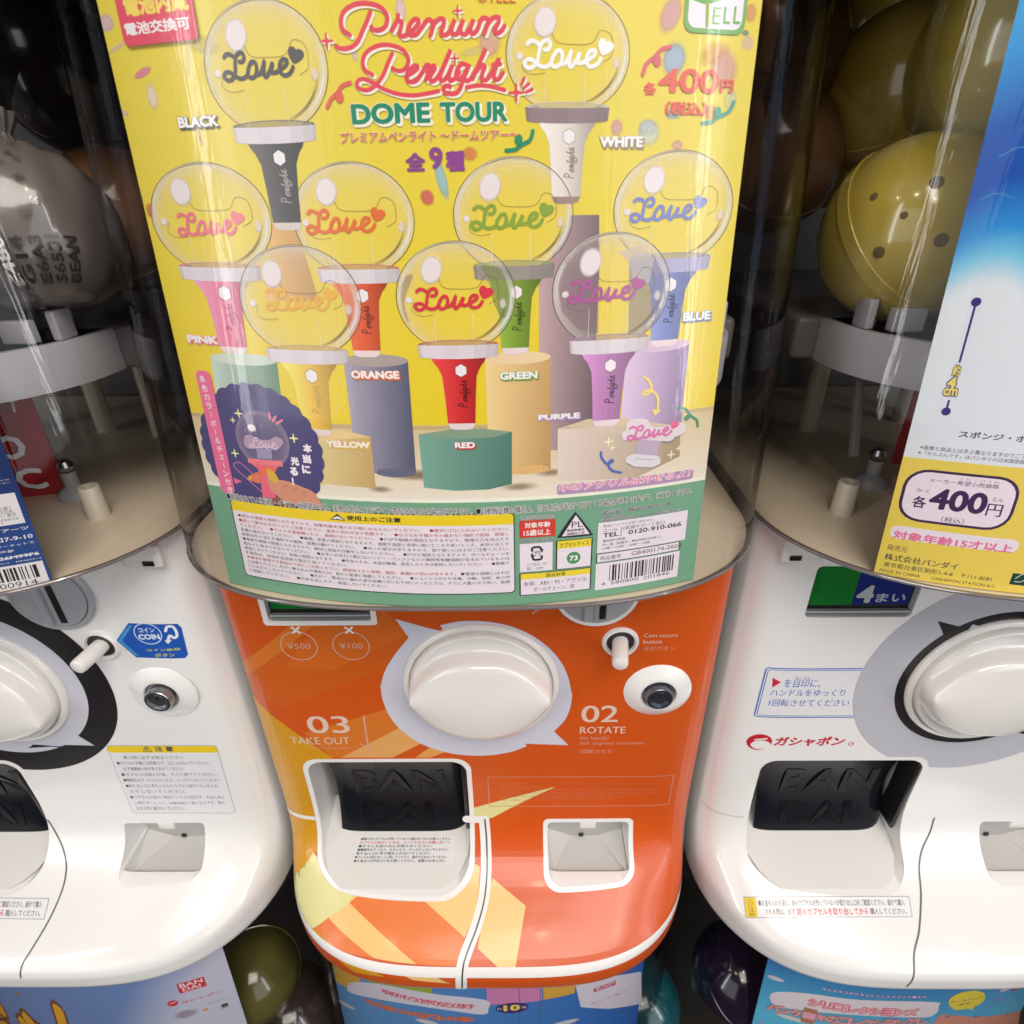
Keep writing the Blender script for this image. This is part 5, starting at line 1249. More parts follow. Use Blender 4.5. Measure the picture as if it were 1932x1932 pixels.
    W_ = [[('●思わぬ事故の原因となりますので、対象年齢未満のお子様には与えないでください。　●絶対に口に入れないでください。', RD)],
          [('●誤って飲み込まないようご注意ください。窒息の恐れがあり危険です。　●小さなお子様の手の届かない場所で使用、保管し', RD)],
          [('てください。　●ライトを直接覗いたり、見続けないでください。', RD), ('●けがや破損の原因となりますので、無理な力を加えたり', DG)],
          [('乱暴に扱わないでください。　●破損、変質の原因となりますので、温度や湿度の非常に高いところや低いところ、火気の近くや', DG)],
          [('直射日光の当たる場所での使用、放置は避けてください。　●尖った部分がありますので、取り扱いには十分ご注意ください。', DG)],
          [('●事故や故障の原因となりますので、絶対に改造や分解をしないでください。　●けがの原因となりますので、ボールチェーンを', DG)],
          [('指などに巻きつけないでください。　●お手入れを行う際にはシンナー・ベンジンなどの揮発性有機溶剤が含まれているものは', DG)],
          [('使用しないでください。変質の原因となります。　●安全のため、本品が破損、変形したときは使用しないでください。　●廃棄す', DG)],
          [('る場合は、各地方自治体の指示に従ってください。', DG)],
          [('★電池を使用する製品は下記にご注意ください。誤使用すると発熱、破裂、液漏れの恐れがあります。', RD), ('●電池の誤飲には十分', DG)],
          [('ご注意ください。万が一飲み込んだ場合には、直ちに医師に相談してください。　●ショートさせたり充電、分解、加熱、火の中', DG)],
          [('に入れたりしないでください。　●万が一、電池から漏れた液が皮膚に付いたり目に入ったときは、すぐに大量の水で洗い、医師', DG)],
          [('に相談してください。　●中身を出したり、改造しないでください。', DG)]]
    full = 56.0; x0, x1 = bx0+.0022, bx1-.0018; y1, y0 = hv-.0012, bv0+.0014; n = len(W_)
    for i, row in enumerate(W_):
        vt = y1-(y1-y0)*i/n; vb = vt-(y1-y0)/n*.70; u = x0
        tot = sum(len(t) for t, _ in row)+(1 if len(row) > 1 else 0); cw = min((x1-x0)/full, (x1-x0)/max(tot, 1)) if tot > 50 else (x1-x0)/full
        if tot > 50: cw = (x1-x0)/tot
        for t, c_ in row:
            s.text(t, (u, vb, u+cw*len(t), vt), c_, 27, res=1, bold=.008); u += cw*(len(t)+1)
    WB = K(226, 216, 228); YB = K(226, 205, 60)
    def bbox(a, b): p, q = inv(*a), inv(*b); return p[0], min(p[1], q[1]), q[0], max(p[1], q[1])
    cols0 = [inv(*ri(205, 800))[0], inv(*ri(500, 700))[0], inv(*ri(522, 650))[0], inv(*ri(826, 640))[0], inv(*ri(878, 500))[0], inv(*ri(1640, 400))[0]]
    A0, A1, B0, B1, C0, C1 = cols0; V = lambda x, y: inv(*ri(x, y))[1]
    s.text('乳幼児対象外商品', (A0+.0005, V(360, 345), A1, V(360, 310)), BKI, 27, res=1, outline=(WB, .05)); s.rect(A0, V(360, 500), A1+.0004, V(360, 352), K(206, 58, 52), 24)
    s.text('対象年齢', (A0+.002, V(360, 418), A1-.0016, V(360, 368)), K(236, 222, 220), 26, bold=.03); s.text('15歳以上', (A0+.0016, V(360, 486), A1-.0014, V(360, 432)), K(236, 222, 220), 26, bold=.03)
    s.text('MADE IN CHINA', (A0+.0004, V(360, 545), A1, V(360, 515)), DG, 27, res=2, outline=(WB, .04))
    s.rect(A0, V(360, 795), A1-.0006, V(360, 552), WB, 24)
    ru0, ru1, rv0, rv1 = A0+.0045, A1-.0045, V(360, 705), V(360, 575)
    cx_, cy_ = (ru0+ru1)/2, (rv0+rv1)/2; hw, hh = (ru1-ru0)/2, (rv1-rv0)/2
    s.stroke([(cx_-hw*.8, cy_+hh*.25), (cx_-hw*.7, cy_+hh*.75), (cx_+hw*.4, cy_+hh*.80), (cx_+hw*.75, cy_+hh*.35)], .0018, BKI, 26, caps=False); s.stroke([(cx_+hw*.8, cy_-hh*.3), (cx_+hw*.65, cy_-hh*.8), (cx_-hw*.5, cy_-hh*.82), (cx_-hw*.75, cy_-hh*.3)], .0018, BKI, 26, caps=False)
    s.poly([(cx_+hw*.45, cy_+hh*.45), (cx_+hw*1.1, cy_+hh*.55), (cx_+hw*.85, cy_+hh*.02)], BKI, 27); s.poly([(cx_-hw*.45, cy_-hh*.35), (cx_-hw*1.1, cy_-hh*.38), (cx_-hw*.80, cy_+hh*.12)], BKI, 27)
    s.text('プラ', (cx_-hw*.52, cy_-hh*.42, cx_+hw*.58, cy_+hh*.35), BKI, 27, bold=.02)
    s.text('カプセル：PP', (A0+.0028, V(360, 747), A1-.003, V(360, 720)), DG, 27, res=1); s.text('袋：OPP', (A0+.0028, V(360, 783), A0+.0095, V(360, 755)), DG, 27, res=1)
    s.poly([(p[0], p[1]) for p in catmull([inv(*ri(555, 505)), inv(*ri(545, 480)), inv(*ri(670, 300)), inv(*ri(700, 298)), inv(*ri(825, 460)), inv(*ri(815, 485))], 3, True)], BKI, 24)
    tri = [inv(*ri(572, 485)), inv(*ri(690, 315)), inv(*ri(805, 465))]; vb = (tri[0][1]+tri[2][1])/2
    s.poly([(tri[0][0]-.0002, vb-.0004), (tri[2][0]+.0002, vb-.0004), (tri[1][0], tri[1][1]+.0003)], WB, 25)
    s.frame(tri[0][0]+.0030, vb+.0006, tri[2][0]-.0030, vb+.0007, .00005, WB, 26, r=.00001)
    s.text('PL', (inv(*ri(652, 415))[0], V(690, 415), inv(*ri(752, 370))[0], V(690, 365)), BKI, 27, bold=.0); s.text('製造物責任', (inv(*ri(612, 445))[0], V(690, 450), inv(*ri(765, 430))[0], V(690, 427)), DG, 27, res=1, bold=.02); s.text('保険加入済', (inv(*ri(612, 470))[0], V(690, 480), inv(*ri(765, 460))[0], V(690, 457)), DG, 27, res=1, bold=.02)
    s.rect(B0-.0002, V(670, 770), B1+.0002, V(670, 520), BKI, 23); s.rect(B0+.0003, V(670, 765), B1-.0003, V(670, 525), WB, 24); s.rect(B0+.0003, V(670, 592), B1-.0003, V(670, 525), YB, 25)
    s.text('カプセルサイズ', (B0+.0014, V(670, 580), B1-.0012, V(670, 540)), BKI, 27, res=2)
    cc = inv(*ri(670, 680)); rr_ = (inv(*ri(730, 680))[0]-inv(*ri(610, 680))[0])/2; s.disc(cc, rr_, rr_*.95, lambda q, t: (*K(70, 145, 95)[:3], 1), 25, nr=2, seg=28); s.text('73', (cc[0]-rr_*.62, cc[1]-rr_*.45, cc[0]+rr_*.62, cc[1]+rr_*.40), K(238, 235, 230), 27, bold=.05, outline=(K(40, 90, 60), .06))
    s.rect(A0-.0002, V(510, 985), B1+.0002, V(510, 795), BKI, 23); s.rect(A0+.0003, V(510, 980), B1-.0003, V(510, 800), WB, 24); s.rect(A0+.0003, V(510, 848), B1-.0003, V(510, 800), YB, 25)
    s.text('製品材質', (inv(*ri(432, 830))[0], V(510, 842), inv(*ri(600, 820))[0], V(510, 808)), BKI, 27, bold=.01); s.text('本体：ABS・PS・アクリル', (A0+.0014, V(510, 908), B1-.0016, V(510, 868)), DG, 27, res=2); s.text('ボールチェーン：鉄', (A0+.0056, V(510, 958), B1-.0068, V(510, 920)), DG, 27, res=2)
    W2 = lambda y: V(1250, y)
    s.text('発売元：株式会社エール', (C0+.0012, W2(268), inv(*ri(1520, 220))[0], W2(228)), BKI, 27, bold=.015, outline=(WB, .03))
    s.text('〒110-0016', (C0+.0012, W2(296), inv(*ri(1105, 310))[0], W2(276)), BKI, 27, res=1, outline=(WB, .04)); s.text('東京都台東区台東4-24-8 スイテ新御徒町6階', (C0+.0012, W2(325), inv(*ri(1592, 285))[0], W2(300)), BKI, 27, res=1, outline=(WB, .04))
    s.rect(C0, W2(590), C1+.0004, W2(332), WB, 24)
    s.text('製品についてのお問い合わせは…', (C0+.0022, W2(375), inv(*ri(1380, 360))[0], W2(352)), DG, 27, res=1); s.text('エール お客様サポート窓口', (C0+.0022, W2(418), inv(*ri(1455, 400))[0], W2(386)), DG, 27, res=2)
    s.text('TEL：0120-910-066', (C0+.0022, W2(462), inv(*ri(1598, 430))[0], W2(424)), BKI, 27, bold=.02, res=3)
    for i, t in enumerate(('電話受付時間', '月～金（祝祭日・弊社特休日を除く）', '10時～12時、13時～17時')): s.text(t, (C0+.0022, W2(502+32*i), C0+.0022+(.0095, .0255, .0205)[i], W2(480+32*i)), DG, 27, res=1, bold=.01)
    s.rect(C0-.0001, W2(672), C1-.0018, W2(596), BKI, 23.5); s.rect(C0+.0003, W2(668), C1-.0022, W2(600), WB, 24.5); s.text('商品番号', (C0+.0014, W2(655), inv(*ri(1080, 665))[0], W2(618)), DG, 27); s.text('GB400174-2604', (inv(*ri(1170, 650))[0], W2(648), inv(*ri(1600, 600))[0], W2(614)), DG, 27)
    s.rect(C0-.0002, W2(902), C1-.0014, W2(680), WB, 24)
    u0, u1 = inv(*ri(980, 800))[0], inv(*ri(1530, 750))[0]; s.barcode(u0, W2(838), u1, W2(702), 26)
    for i, t in enumerate(('4', '580800', '201846')): s.text(t, (u0-.0034 if i == 0 else (u0+.0008 if i == 1 else (u0+u1)/2+.0010), W2(870), u0-.0016 if i == 0 else ((u0+u1)/2-.0012 if i == 1 else u1-.0014), W2(843)), DG, 27, outline=(WB, .03))
    s.clip(U0, U1)
    t = s.build('poster', M_INK, None)
    return t
po = build_main_poster(); tag(po, 'yellow sale card of globe light sticks in nine colours inside the middle clear case', 'poster', 'sale cards in the clear cases')

def plain_card(mx, edge_u, v0, v1, **kw):
    s = Poster(mx, **kw); return s
def build_right_poster():
    s = Poster(.3); inv = s.inv; U0, U1, V0, V1 = -.1145, .0935, .4488, .705
    vb = inv(*c3(1440, 1790))[1]; vy = inv(*c6(1222, 640))[1]
    stops = [(vb+.105, (50, 178, 232)), (vb+.070, (42, 150, 222)), (vb+.046, (18, 84, 178)), (vb+.028, (14, 76, 172)), (vb+.012, (40, 140, 215)), (vb+.003, (120, 195, 228)), (vb-.006, (215, 222, 232))]
    zs = np.array([a for a, _ in stops])[::-1]; cs = np.array([S(*c, 1.1) for _, c in stops])[::-1]
    def sky(uv):
        o = np.empty((len(uv), 4)); o[:, 3] = 1
        vv = uv[:, 1]+.10*(uv[:, 0]+.1145)-.02*np.exp(-((uv[:, 0]+.10)/.02)**2)
        for i in range(3): o[:, i] = np.interp(vv, zs, cs[:, i])
        return o
    s.poly([(U0, vy), (U1, vy), (U1, V1), (U0, V1)], sky, 0, us=.003, vs=.0018)
    YW = K(222, 198, 88); s.rect(U0, V0, U1, vy, YW, 0)
    for p, w in ((c3(1760, 1130), .004), (c3(1900, 880), .005)): s.stroke([(inv(*p)[0]-w, inv(*p)[1]), (inv(*p)[0], inv(*p)[1]+w*.5), (inv(*p)[0]+w*1.5, inv(*p)[1]+.0005)], .0006, (*S(80, 160, 225), .5), 2)
    NV = K(62, 48, 120); YT = K(238, 208, 110)
    top, bot = inv(*c3(1662, 1705)), inv(*c6(1485, 390)); x = top[0]
    mid0, mid1 = inv(*c6(1575, 110))[1], inv(*c6(1510, 330))[1]
    s.stroke([top, (x, mid0)], .0007, NV, 2, smooth=False); s.stroke([(x, mid1), (x, bot[1])], .0007, NV, 2, smooth=False)
    for c_ in (top, (x, bot[1])): s.disc(c_, .0015, .0016, lambda q, t: NV, 3, nr=2, seg=20)
    s.ptext('約', c6(1522, 190), c6(1582, 130), YT, 5, bold=.03, outline=(NV, .07)); s.ptext('4', c6(1490, 262), c6(1560, 195), YT, 5, bold=.04, outline=(NV, .07)); s.ptext('cm', c6(1470, 300), c6(1562, 262), YT, 5, bold=.04, outline=(NV, .07))
    DK = K(60, 50, 95); BR_ = (.06, .06, .075)
    def rt(body, x0, yb, yt, x1, y1, col, L=5, **k):
        p, q, e = inv(*rp(x0, yb)), inv(*rp(x0, yt)), inv(*rp(x1, y1)); s.text(body, ((p[0]+q[0])/2, p[1], e[0], q[1]), col, L, **k)
    rt('スポンジ・ボブ', 935, 105, 28, 1830, 160, DK, 3, bold=.02)
    rt('※画像と商品とは多少異なりますのでご了承', 495, 240, 190, 1760, 330, BR_, 3); rt('※「ならぶんです」はバンダイの日本国登録商標', 475, 298, 252, 1800, 405, BR_, 3)
    a, b = inv(*rp(345, 440)), inv(*rp(1480, 1180)); u0 = (a[0]+inv(*rp(225, 1000))[0])/2; u1 = (b[0]+inv(*rp(1665, 600))[0])/2
    s.rect(u0, b[1], u1, a[1], K(64, 38, 78), 2, r=.008); s.rect(u0+.0011, b[1]+.0011, u1-.0011, a[1]-.0011, K(226, 214, 228), 3, r=.007)
    PN = K(66, 40, 84)
    rt('メーカー希望小売価格', 605, 612, 560, 1390, 660, PN); rt('き　ぼう　こ　うり　か　かく', 955, 590, 566, 1395, 615, PN, res=1)
    rt('各', 410, 893, 760, 570, 830, PN, bold=.02); rt('かく', 455, 722, 680, 605, 715, PN); rt('400', 605, 912, 668, 1258, 850, PN, bold=.035, res=5); rt('円', 1245, 995, 850, 1425, 930, PN, bold=.01); rt('えん', 1310, 828, 782, 1440, 820, PN); rt('（税込）', 735, 1060, 998, 992, 1050, PN)
    c, d = inv(*rp(175, 1092)), inv(*rp(1600, 1420)); s.rect((c[0]+inv(*rp(140, 1260))[0])/2, d[1], (d[0]+inv(*rp(1615, 1250))[0])/2, c[1], K(226, 214, 228), 2, r=.0025)
    rt('対象年齢15才以上', 190, 1245, 1148, 1555, 1340, K(220, 110, 150), 4, bold=.03)
    rt('発売元', 125, 1376, 1308, 360, 1360, BR_, 3); rt('株式会社バンダイ', 95, 1485, 1408, 935, 1540, BR_, 3, bold=.015); rt('東京都台東区駒形1-4-8　〒111-8081', 85, 1562, 1506, 1320, 1660, BR_, 3); rt('MADE IN CHINA　　GASHAPON STATION #.C', 40, 1622, 1584, 1360, 1735, BR_, 3)
    g, h = inv(*rp(1500, 1765)), inv(*rp(1700, 1655)); s.rect(g[0], g[1], h[0]+.004, h[1], K(30, 62, 55), 3)
    s.stroke([(g[0]+.0015, g[1]+.0015), (g[0]+.004, g[1]+.0018), (g[0]+.0055, g[1]+.0045), (g[0]+.0035, g[1]+.0052), (g[0]+.0015, g[1]+.003)], .0004, K(190, 200, 190), 4); s.text('FSC', (g[0]+.007, g[1]+.0016, g[0]+.011, g[1]+.0040), K(190, 200, 190), 4)
    s.clip(U0, U1)
    o = s.build('poster', M_INK, None); o.location = (s.mx, 0, 0); return o
def build_left_poster():
    s = Poster(-.3); inv = s.inv; U0, U1, V0, V1 = -.0935, .1122, .4488, .705
    NB = K(36, 62, 122)
    def bg_(uv):
        k = np.clip((uv[:, 1]-.47)/.03, 0, 1)[:, None]; return np.array(K(40, 70, 132))*(1-k)+np.array(K(28, 46, 96))*k
    s.poly([(U0, V0), (U1, V0), (U1, V1), (U0, V1)], bg_, 0, vs=.01)
    WT = K(214, 210, 216); T = lambda t, a, b, **k: s.ptext(t, lp(*a), lp(*b), WT, 3, **k)
    a, b = inv(*lp(230, 215)), inv(*lp(415, 700)); u1 = (a[0]+b[0])/2
    s.rect(u1-.06, b[1], u1, a[1], WT, 2)
    for i, t in enumerate(('対象年齢を必ずお守りください。お子様の手の届かない所に置き、日光を避く', 'この商品の絵と写真は見本です。実際とは少し違います。本体シートは日本', '商品についてのお問い合わせはこちらへ。カプセルは捨ててください 東京', 'Batteries not included. Made in China under licence', 'for sale in Japan only. Capsule toy. CompanyInc.')):
        v = inv(*lp(250, 480+58*i))[1]; s.text(t, (u1-.058, v, u1-.0028+(.0, .0, .0008, .001, -.004)[i], v+.0017), (.05, .05, .06), 3, res=1)
    T('にしており', (-330, 78), (140, -4), bold=.01); T('ください。下さい', (-420, 140), (165, 42), bold=.01)
    T('タカラトミーアーツ', (-900, 1000), (452, 748), bold=.02); T('東京都葛飾区青戸口7-9-10', (-1500, 1230), (512, 862), bold=.02)
    T('お問い合わせはインターネットで', (-1000, 1260), (548, 990), bold=.01); T('www.t-arts.co.jp', (-700, 1310), (215, 1125), bold=.02)
    T('526M99F6', (-100, 1335), (628, 1165), bold=.045); T('0912', (-40, 1390), (150, 1340)); T('MP900914', (265, 1345), (665, 1255))
    a, b = inv(*lp(670, 1312)), inv(*lp(820, 1660)); u1 = (a[0]+b[0])/2; v1 = a[1]; v0 = b[1]-.0006
    s.rect(u1-.05, v0, u1, v1, WT, 2)
    s.barcode(u1-.046, v0+.0042, u1-.0026, v1-.0012, 3, seed=9); s.text('900914', (u1-.0205, v0+.0010, u1-.0040, v0+.0036), (.05, .05, .06), 3)
    o = s.build('poster', M_INK, None); o.location = (s.mx, 0, 0); return o
rpo = build_right_poster(); tag(rpo, 'blue and yellow sale card with a framed 400 yen price in the right case', 'poster', 'sale cards in the clear cases')
lpo = build_left_poster(); tag(lpo, 'navy blue sale card with white lettering and bar code in the left case', 'poster', 'sale cards in the clear cases')

# ------------------------------------------------------------------ lower row of machines
ZL = -.32
def lower_machine(mx, label):
    root = thing('capsule_machine', label, 'capsule machine', (mx, 0, ZL), 'capsule machines of the lower row')
    add_case(root, -.30, .1385, ZL, .10)
    bm = bmesh.new(); r0 = case_ring(-.306, zref=.10); r1 = case_ring(-.301, zref=.10); bm_loft(bm, [r0, r1]); shift(bm, -ZL); from_bm('case_floor', bm, M_DARK, root)
    bm = bmesh.new(); xs = .144*np.sin(np.linspace(-math.pi/2, math.pi/2, 33)); yy = y_chin(xs*W/.144)*.8+.004
    ring = lambda z: [Vector((x, y, z)) for x, y in zip(xs, yy)]+[Vector((.144, .25, z)), Vector((-.144, .25, z))]
    bm_loft(bm, [ring(-.60), ring(-.308)]); shift(bm, -ZL); from_bm('body', bm, M_WHITE, root)
    return root
lower_machine(-.3, 'lower capsule machine under the white one with the black dial ring')
lower_machine(0, 'lower capsule machine under the orange one with bright blue sale card')
lower_machine(.3, 'lower capsule machine under the white one with the grey dial ring')
LP = dict(y0=-.060, zref=.10, k=1.7)
def low_left():
    s = Poster(-.3, **LP); inv = s.inv; U1 = inv(*bl_(1300, 90))[0]; U0 = U1-.2; V0, V1 = -.05, .137
    def bg_(uv):
        k = np.clip((uv[:, 0]-(U1-.075)+(uv[:, 1]-.085)*-.6)/.05, 0, 1)[:, None]; return np.array(K(108, 136, 190))*(1-k)+np.array(K(190, 192, 212))*k
    s.poly([(U0, V0), (U1, V0), (U1, V1), (U0, V1)], bg_, 0, us=.004, vs=.01)
    a, b = inv(*bl_(1015, 215)), inv(*bl_(1150, 118)); RD = K(198, 48, 66)
    s.rect(a[0], a[1], b[0], b[1], RD, 2); w = b[0]-a[0]; h = b[1]-a[1]
    WT = K(228, 214, 218); s.text('BAN', (a[0]+w*.08, a[1]+h*.52, b[0]-w*.08, b[1]-h*.08), WT, 4, bold=.02); s.text('DAI', (a[0]+w*.14, a[1]+h*.10, b[0]-w*.2, a[1]+h*.46), WT, 4, bold=.02)
    c_ = inv(*bl_(975, 270)); s.disc(c_, .0036, .0034, lambda q, t: RD, 2, nr=2, seg=24); s.stroke([(c_[0]-.002, c_[1]), (c_[0]+.002, c_[1]+.001)], .0007, WT, 3, smooth=False)
    s.ptext('ガシャポン', bl_(1022, 276), bl_(1255, 190), RD, 3, bold=.02, shear=.1)
    s.ptext('TM & © all rights reserved', bl_(1170, 268), bl_(1292, 238), (.2, .2, .25), 3, res=1)
    g = inv(*bl_(1270, 285)); s.rect(g[0]-.0022, g[1]-.002, g[0]+.0022, g[1]+.003, K(30, 80, 60), 3); s.text('MIX', (g[0]-.0018, g[1]-.0016, g[0]+.0018, g[1]-.0002), WT, 4)
    s.blob(inv(*bl_(1160, 305)), .0022, .0016, S(225, 165, 95), 3, a=.95, soft=.3); s.blob(inv(*bl_(100, 215)), .003, .0022, S(160, 140, 90), 3, a=.9, soft=.4)
    s.blob(inv(*bl_(1050, 330)), .010, .006, S(170, 150, 175), 3, a=.6, soft=.7)
    s.ptext('マまちゃん', bl_(-180, 400), bl_(420, 262), K(226, 168, 50), 4, bold=.06, outline=(K(120, 70, 50), .05))
    o = s.build('poster', M_INK, None); o.location = (s.mx, 0, 0); return o
def low_mid():
    s = Poster(0, **LP); inv = s.inv; U0, U1 = inv(*bc_(160, 160))[0], inv(*bc_(1885, 130))[0]; V0, V1 = -.05, .137
    def bg_(uv):
        k = np.clip((uv[:, 0]-U0)/(U1-U0), 0, 1)[:, None]; return np.array(K(96, 152, 206))*(1-k)+np.array(K(28, 96, 184))*k
    s.poly([(U0, V0), (U1, V0), (U1, V1), (U0, V1)], bg_, 0, us=.006, vs=.02)
    V = lambda x, y: inv(*bc_(x, y))
    def q(x0, y0, x1, y1, col, L, r=0): a, b = V(x0, y1), V(x1, y0); s.rect(a[0], a[1], b[0], max(b[1], a[1]+.001), col, L, r=r)
    q(160, 60, 280, 150, K(212, 168, 62), 1); s.ppoly([bc_(280, 120), bc_(700, 170), bc_(700, 215), bc_(480, 190)], K(150, 172, 60), 1)
    s.rect(V(1010, 240)[0], V(1150, 272)[1], V(1320, 240)[0], V1, K(206, 130, 180), 1); s.ppoly([bc_(1325, 140), bc_(1510, 110), bc_(1505, 212), bc_(1330, 250)], K(214, 165, 62), 1)
    WT = K(214, 210, 226)
    s.ppoly([bc_(225, 170), bc_(260, 150), bc_(400, 160), bc_(700, 215), bc_(1000, 250), bc_(1018, 300), bc_(990, 332), bc_(800, 310), bc_(420, 250), bc_(240, 210)], WT, 2, smooth=4)
    def band(t, a, b, h, col, o):
        p0, p1 = V(*a), V(*b); n = len(t)
        for i, ch_ in enumerate(t):
            c_ = (p0[0]+(p1[0]-p0[0])*i/(n-1), p0[1]+(p1[1]-p0[1])*i/(n-1)); s.text(ch_, (c_[0]-h*.5, c_[1]-h*.5, c_[0]+h*.5, c_[1]+h*.5), col, 5, bold=.04, outline=(o, .06))
    band('ゆめかわうさぎのならびます', (440, 205), (920, 288), .0062, K(206, 80, 110), K(236, 215, 225))
    band('マスコットフィギュアコレクション', (340, 262), (920, 360), .0056, K(222, 130, 80), K(190, 70, 40))
    c_ = V(1152, 296); s.disc(c_, .0118, .0062, lambda r_, t_: K(62, 36, 110), 6, nr=2, seg=36); s.text('10', (c_[0]-.0062, c_[1]-.0034, c_[0]+.0058, c_[1]+.0040), K(238, 210, 90), 8, bold=.05); s.text('約', (c_[0]-.0106, c_[1]-.0016, c_[0]-.0074, c_[1]+.0012), WT, 8); s.text('種', (c_[0]+.0068, c_[1]-.0016, c_[0]+.0102, c_[1]+.0012), WT, 8)
    for x in (1190, 1310):
        a, b = V(x, 190), V(x, 386)
        for i in range(16): s.disc((a[0]+(i % 2)*.0004, a[1]+(b[1]-a[1])*i/15), .0006, .0009, lambda r_, t_: K(90, 95, 110), 3, nr=1, seg=10)
    s.ppoly([bc_(1510, 170), bc_(1560, 125), bc_(1880, 90), bc_(1885, 270), bc_(1700, 300), bc_(1540, 290)], WT, 2)
    a, b = V(1612, 208), V(1738, 140); s.rect(a[0], a[1], b[0], b[1], K(200, 46, 76), 4); w = b[0]-a[0]; h = b[1]-a[1]
    s.text('BAN', (a[0]+w*.08, a[1]+h*.52, b[0]-w*.08, b[1]-h*.08), WT, 6, bold=.02); s.text('DAI', (a[0]+w*.14, a[1]+h*.10, b[0]-w*.2, a[1]+h*.46), WT, 6, bold=.02)
    s.ptext('ガシャポン', bc_(1595, 268), bc_(1805, 200), K(214, 110, 140), 4, bold=.02); s.ptext('MIX', bc_(1772, 330), bc_(1832, 285), K(50, 90, 110), 4)
    for p, ru in ((bc_(220, 280), .008), (bc_(670, 375), .010), (bc_(1450, 380), .012)): s.pblob(p, ru, .0032, S(214, 214, 228), 2, a=.95, soft=.3)
    o = s.build('poster', M_INK, None); o.location = (s.mx, 0, 0); return o
def low_right():
    s = Poster(.3, **LP); inv = s.inv; U0 = inv(*brr(465, 110))[0]; U1 = U0+.2; V0, V1 = -.05, .137
    def bg_(uv):
        k = np.clip((V1-uv[:, 1])/.08, 0, 1)[:, None]; return np.array(K(30, 88, 165))*(1-k)+np.array(K(90, 185, 225))*k
    s.poly([(U0, V0), (U1, V0), (U1, V1), (U0, V1)], bg_, 0, us=.02, vs=.006)
    V = lambda x, y: inv(*brr(x, y)); WT = K(222, 214, 222); PKC = K(214, 90, 110)
    s.ppoly([brr(497, 235), brr(540, 205), brr(720, 215), brr(1000, 250), brr(1420, 262), brr(1450, 285), brr(1430, 330), brr(1330, 350), brr(900, 330), brr(560, 290)], WT, 2, smooth=4)
    def band(t, a, b, h, col, o):
        p0, p1 = V(*a), V(*b); n = len(t)
        for i, ch_ in enumerate(t):
            c_ = (p0[0]+(p1[0]-p0[0])*i/(n-1), p0[1]+(p1[1]-p0[1])*i/(n-1)); s.text(ch_, (c_[0]-h*.5, c_[1]-h*.5, c_[0]+h*.5, c_[1]+h*.5), col, 5, bold=.02, outline=(o, .09))
    band('シリコレクションズ', (750, 268), (1300, 320), .0078, K(236, 190, 200), PKC); band('パンケーキのコレクションアレ', (520, 295), (1360, 372), .0082, K(226, 165, 190), K(175, 120, 90))
    band('みんなあつまれ、なかよしキャラクターたち', (805, 188), (1370, 232), .0026, K(230, 190, 215), K(90, 110, 180))
    s.ppoly([brr(1505, 260), brr(1560, 215), brr(1660, 198), brr(1712, 220), brr(1700, 262), brr(1650, 290), brr(1640, 310), brr(1615, 300), brr(1540, 305)], K(226, 205, 70), 2, smooth=4)
    s.ptext('シークレット', brr(1520, 258), brr(1700, 238), (.1, .1, .1), 4, bold=.02); s.ptext('あり', brr(1560, 284), brr(1630, 262), (.1, .1, .1), 4, bold=.02)
    s.ppoly([brr(1470, 330), brr(1910, 310), brr(1900, 400), brr(1400, 400)], K(206, 140, 120), 2)
    for p in (brr(1500, 345), brr(1660, 345), brr(1840, 335)): s.pblob(p, .002, .0016, S(130, 140, 180), 3, a=.9, soft=.3)
    for p, ru, c_ in ((brr(530, 130), .0065, (214, 214, 228)), (brr(620, 355), .012, (226, 226, 220)), (brr(1830, 190), .006, (225, 215, 225)), (brr(1890, 185), .005, (205, 50, 80))): s.pblob(p, ru, .0026, S(*c_), 2, a=.95, soft=.3)
    for p, c_ in ((brr(450, 372), (230, 110, 150)), (brr(1780, 248), (225, 90, 140)), (brr(1880, 265), (225, 215, 70)), (brr(1445, 355), (230, 120, 160))): s.star(inv(*p), .0022, K(*c_), 3)
    o = s.build('poster', M_INK, None); o.location = (s.mx, 0, 0); return o
tag(low_left(), 'pale blue sale card with red square mark and gold lettering, lower left', 'poster', 'sale cards in the lower cases')
tag(low_mid(), 'bright blue sale card with purple oval reading 10, below the orange machine', 'poster', 'sale cards in the lower cases')
tag(low_right(), 'blue sale card with pink bubble lettering and yellow speech bubble, lower right', 'poster', 'sale cards in the lower cases')

# ------------------------------------------------------------------ capsules and bags inside the cases
def sphere_bm(r, seg=56, rings=32):
    bm = bmesh.new(); bmesh.ops.create_uvsphere(bm, u_segments=seg, v_segments=rings, radius=r); return bm
def capsule_material(name, c, c2_, alpha=.93, rough=.16):
    m = mat(name, c, rough, coat=.5, alpha=alpha); n = m.node_tree.nodes; L = m.node_tree.links; b = n['Principled BSDF']
    t = n.new('ShaderNodeTexCoord'); z = n.new('ShaderNodeTexNoise'); z.inputs['Scale'].default_value = 22; z.inputs['Detail'].default_value = 2
    mx = n.new('ShaderNodeMix'); mx.data_type = 'RGBA'; mx.inputs['A'].default_value = (*c, 1); mx.inputs['B'].default_value = (*c2_, 1)
    cr_ = n.new('ShaderNodeMapRange'); cr_.inputs['From Min'].default_value = .42; cr_.inputs['From Max'].default_value = .6
    L.new(t.outputs['Object'], z.inputs['Vector']); L.new(z.outputs['Fac'], cr_.inputs['Value']); L.new(cr_.outputs['Result'], mx.inputs['Factor']); L.new(mx.outputs['Result'], b.inputs['Base Color'])
    return m
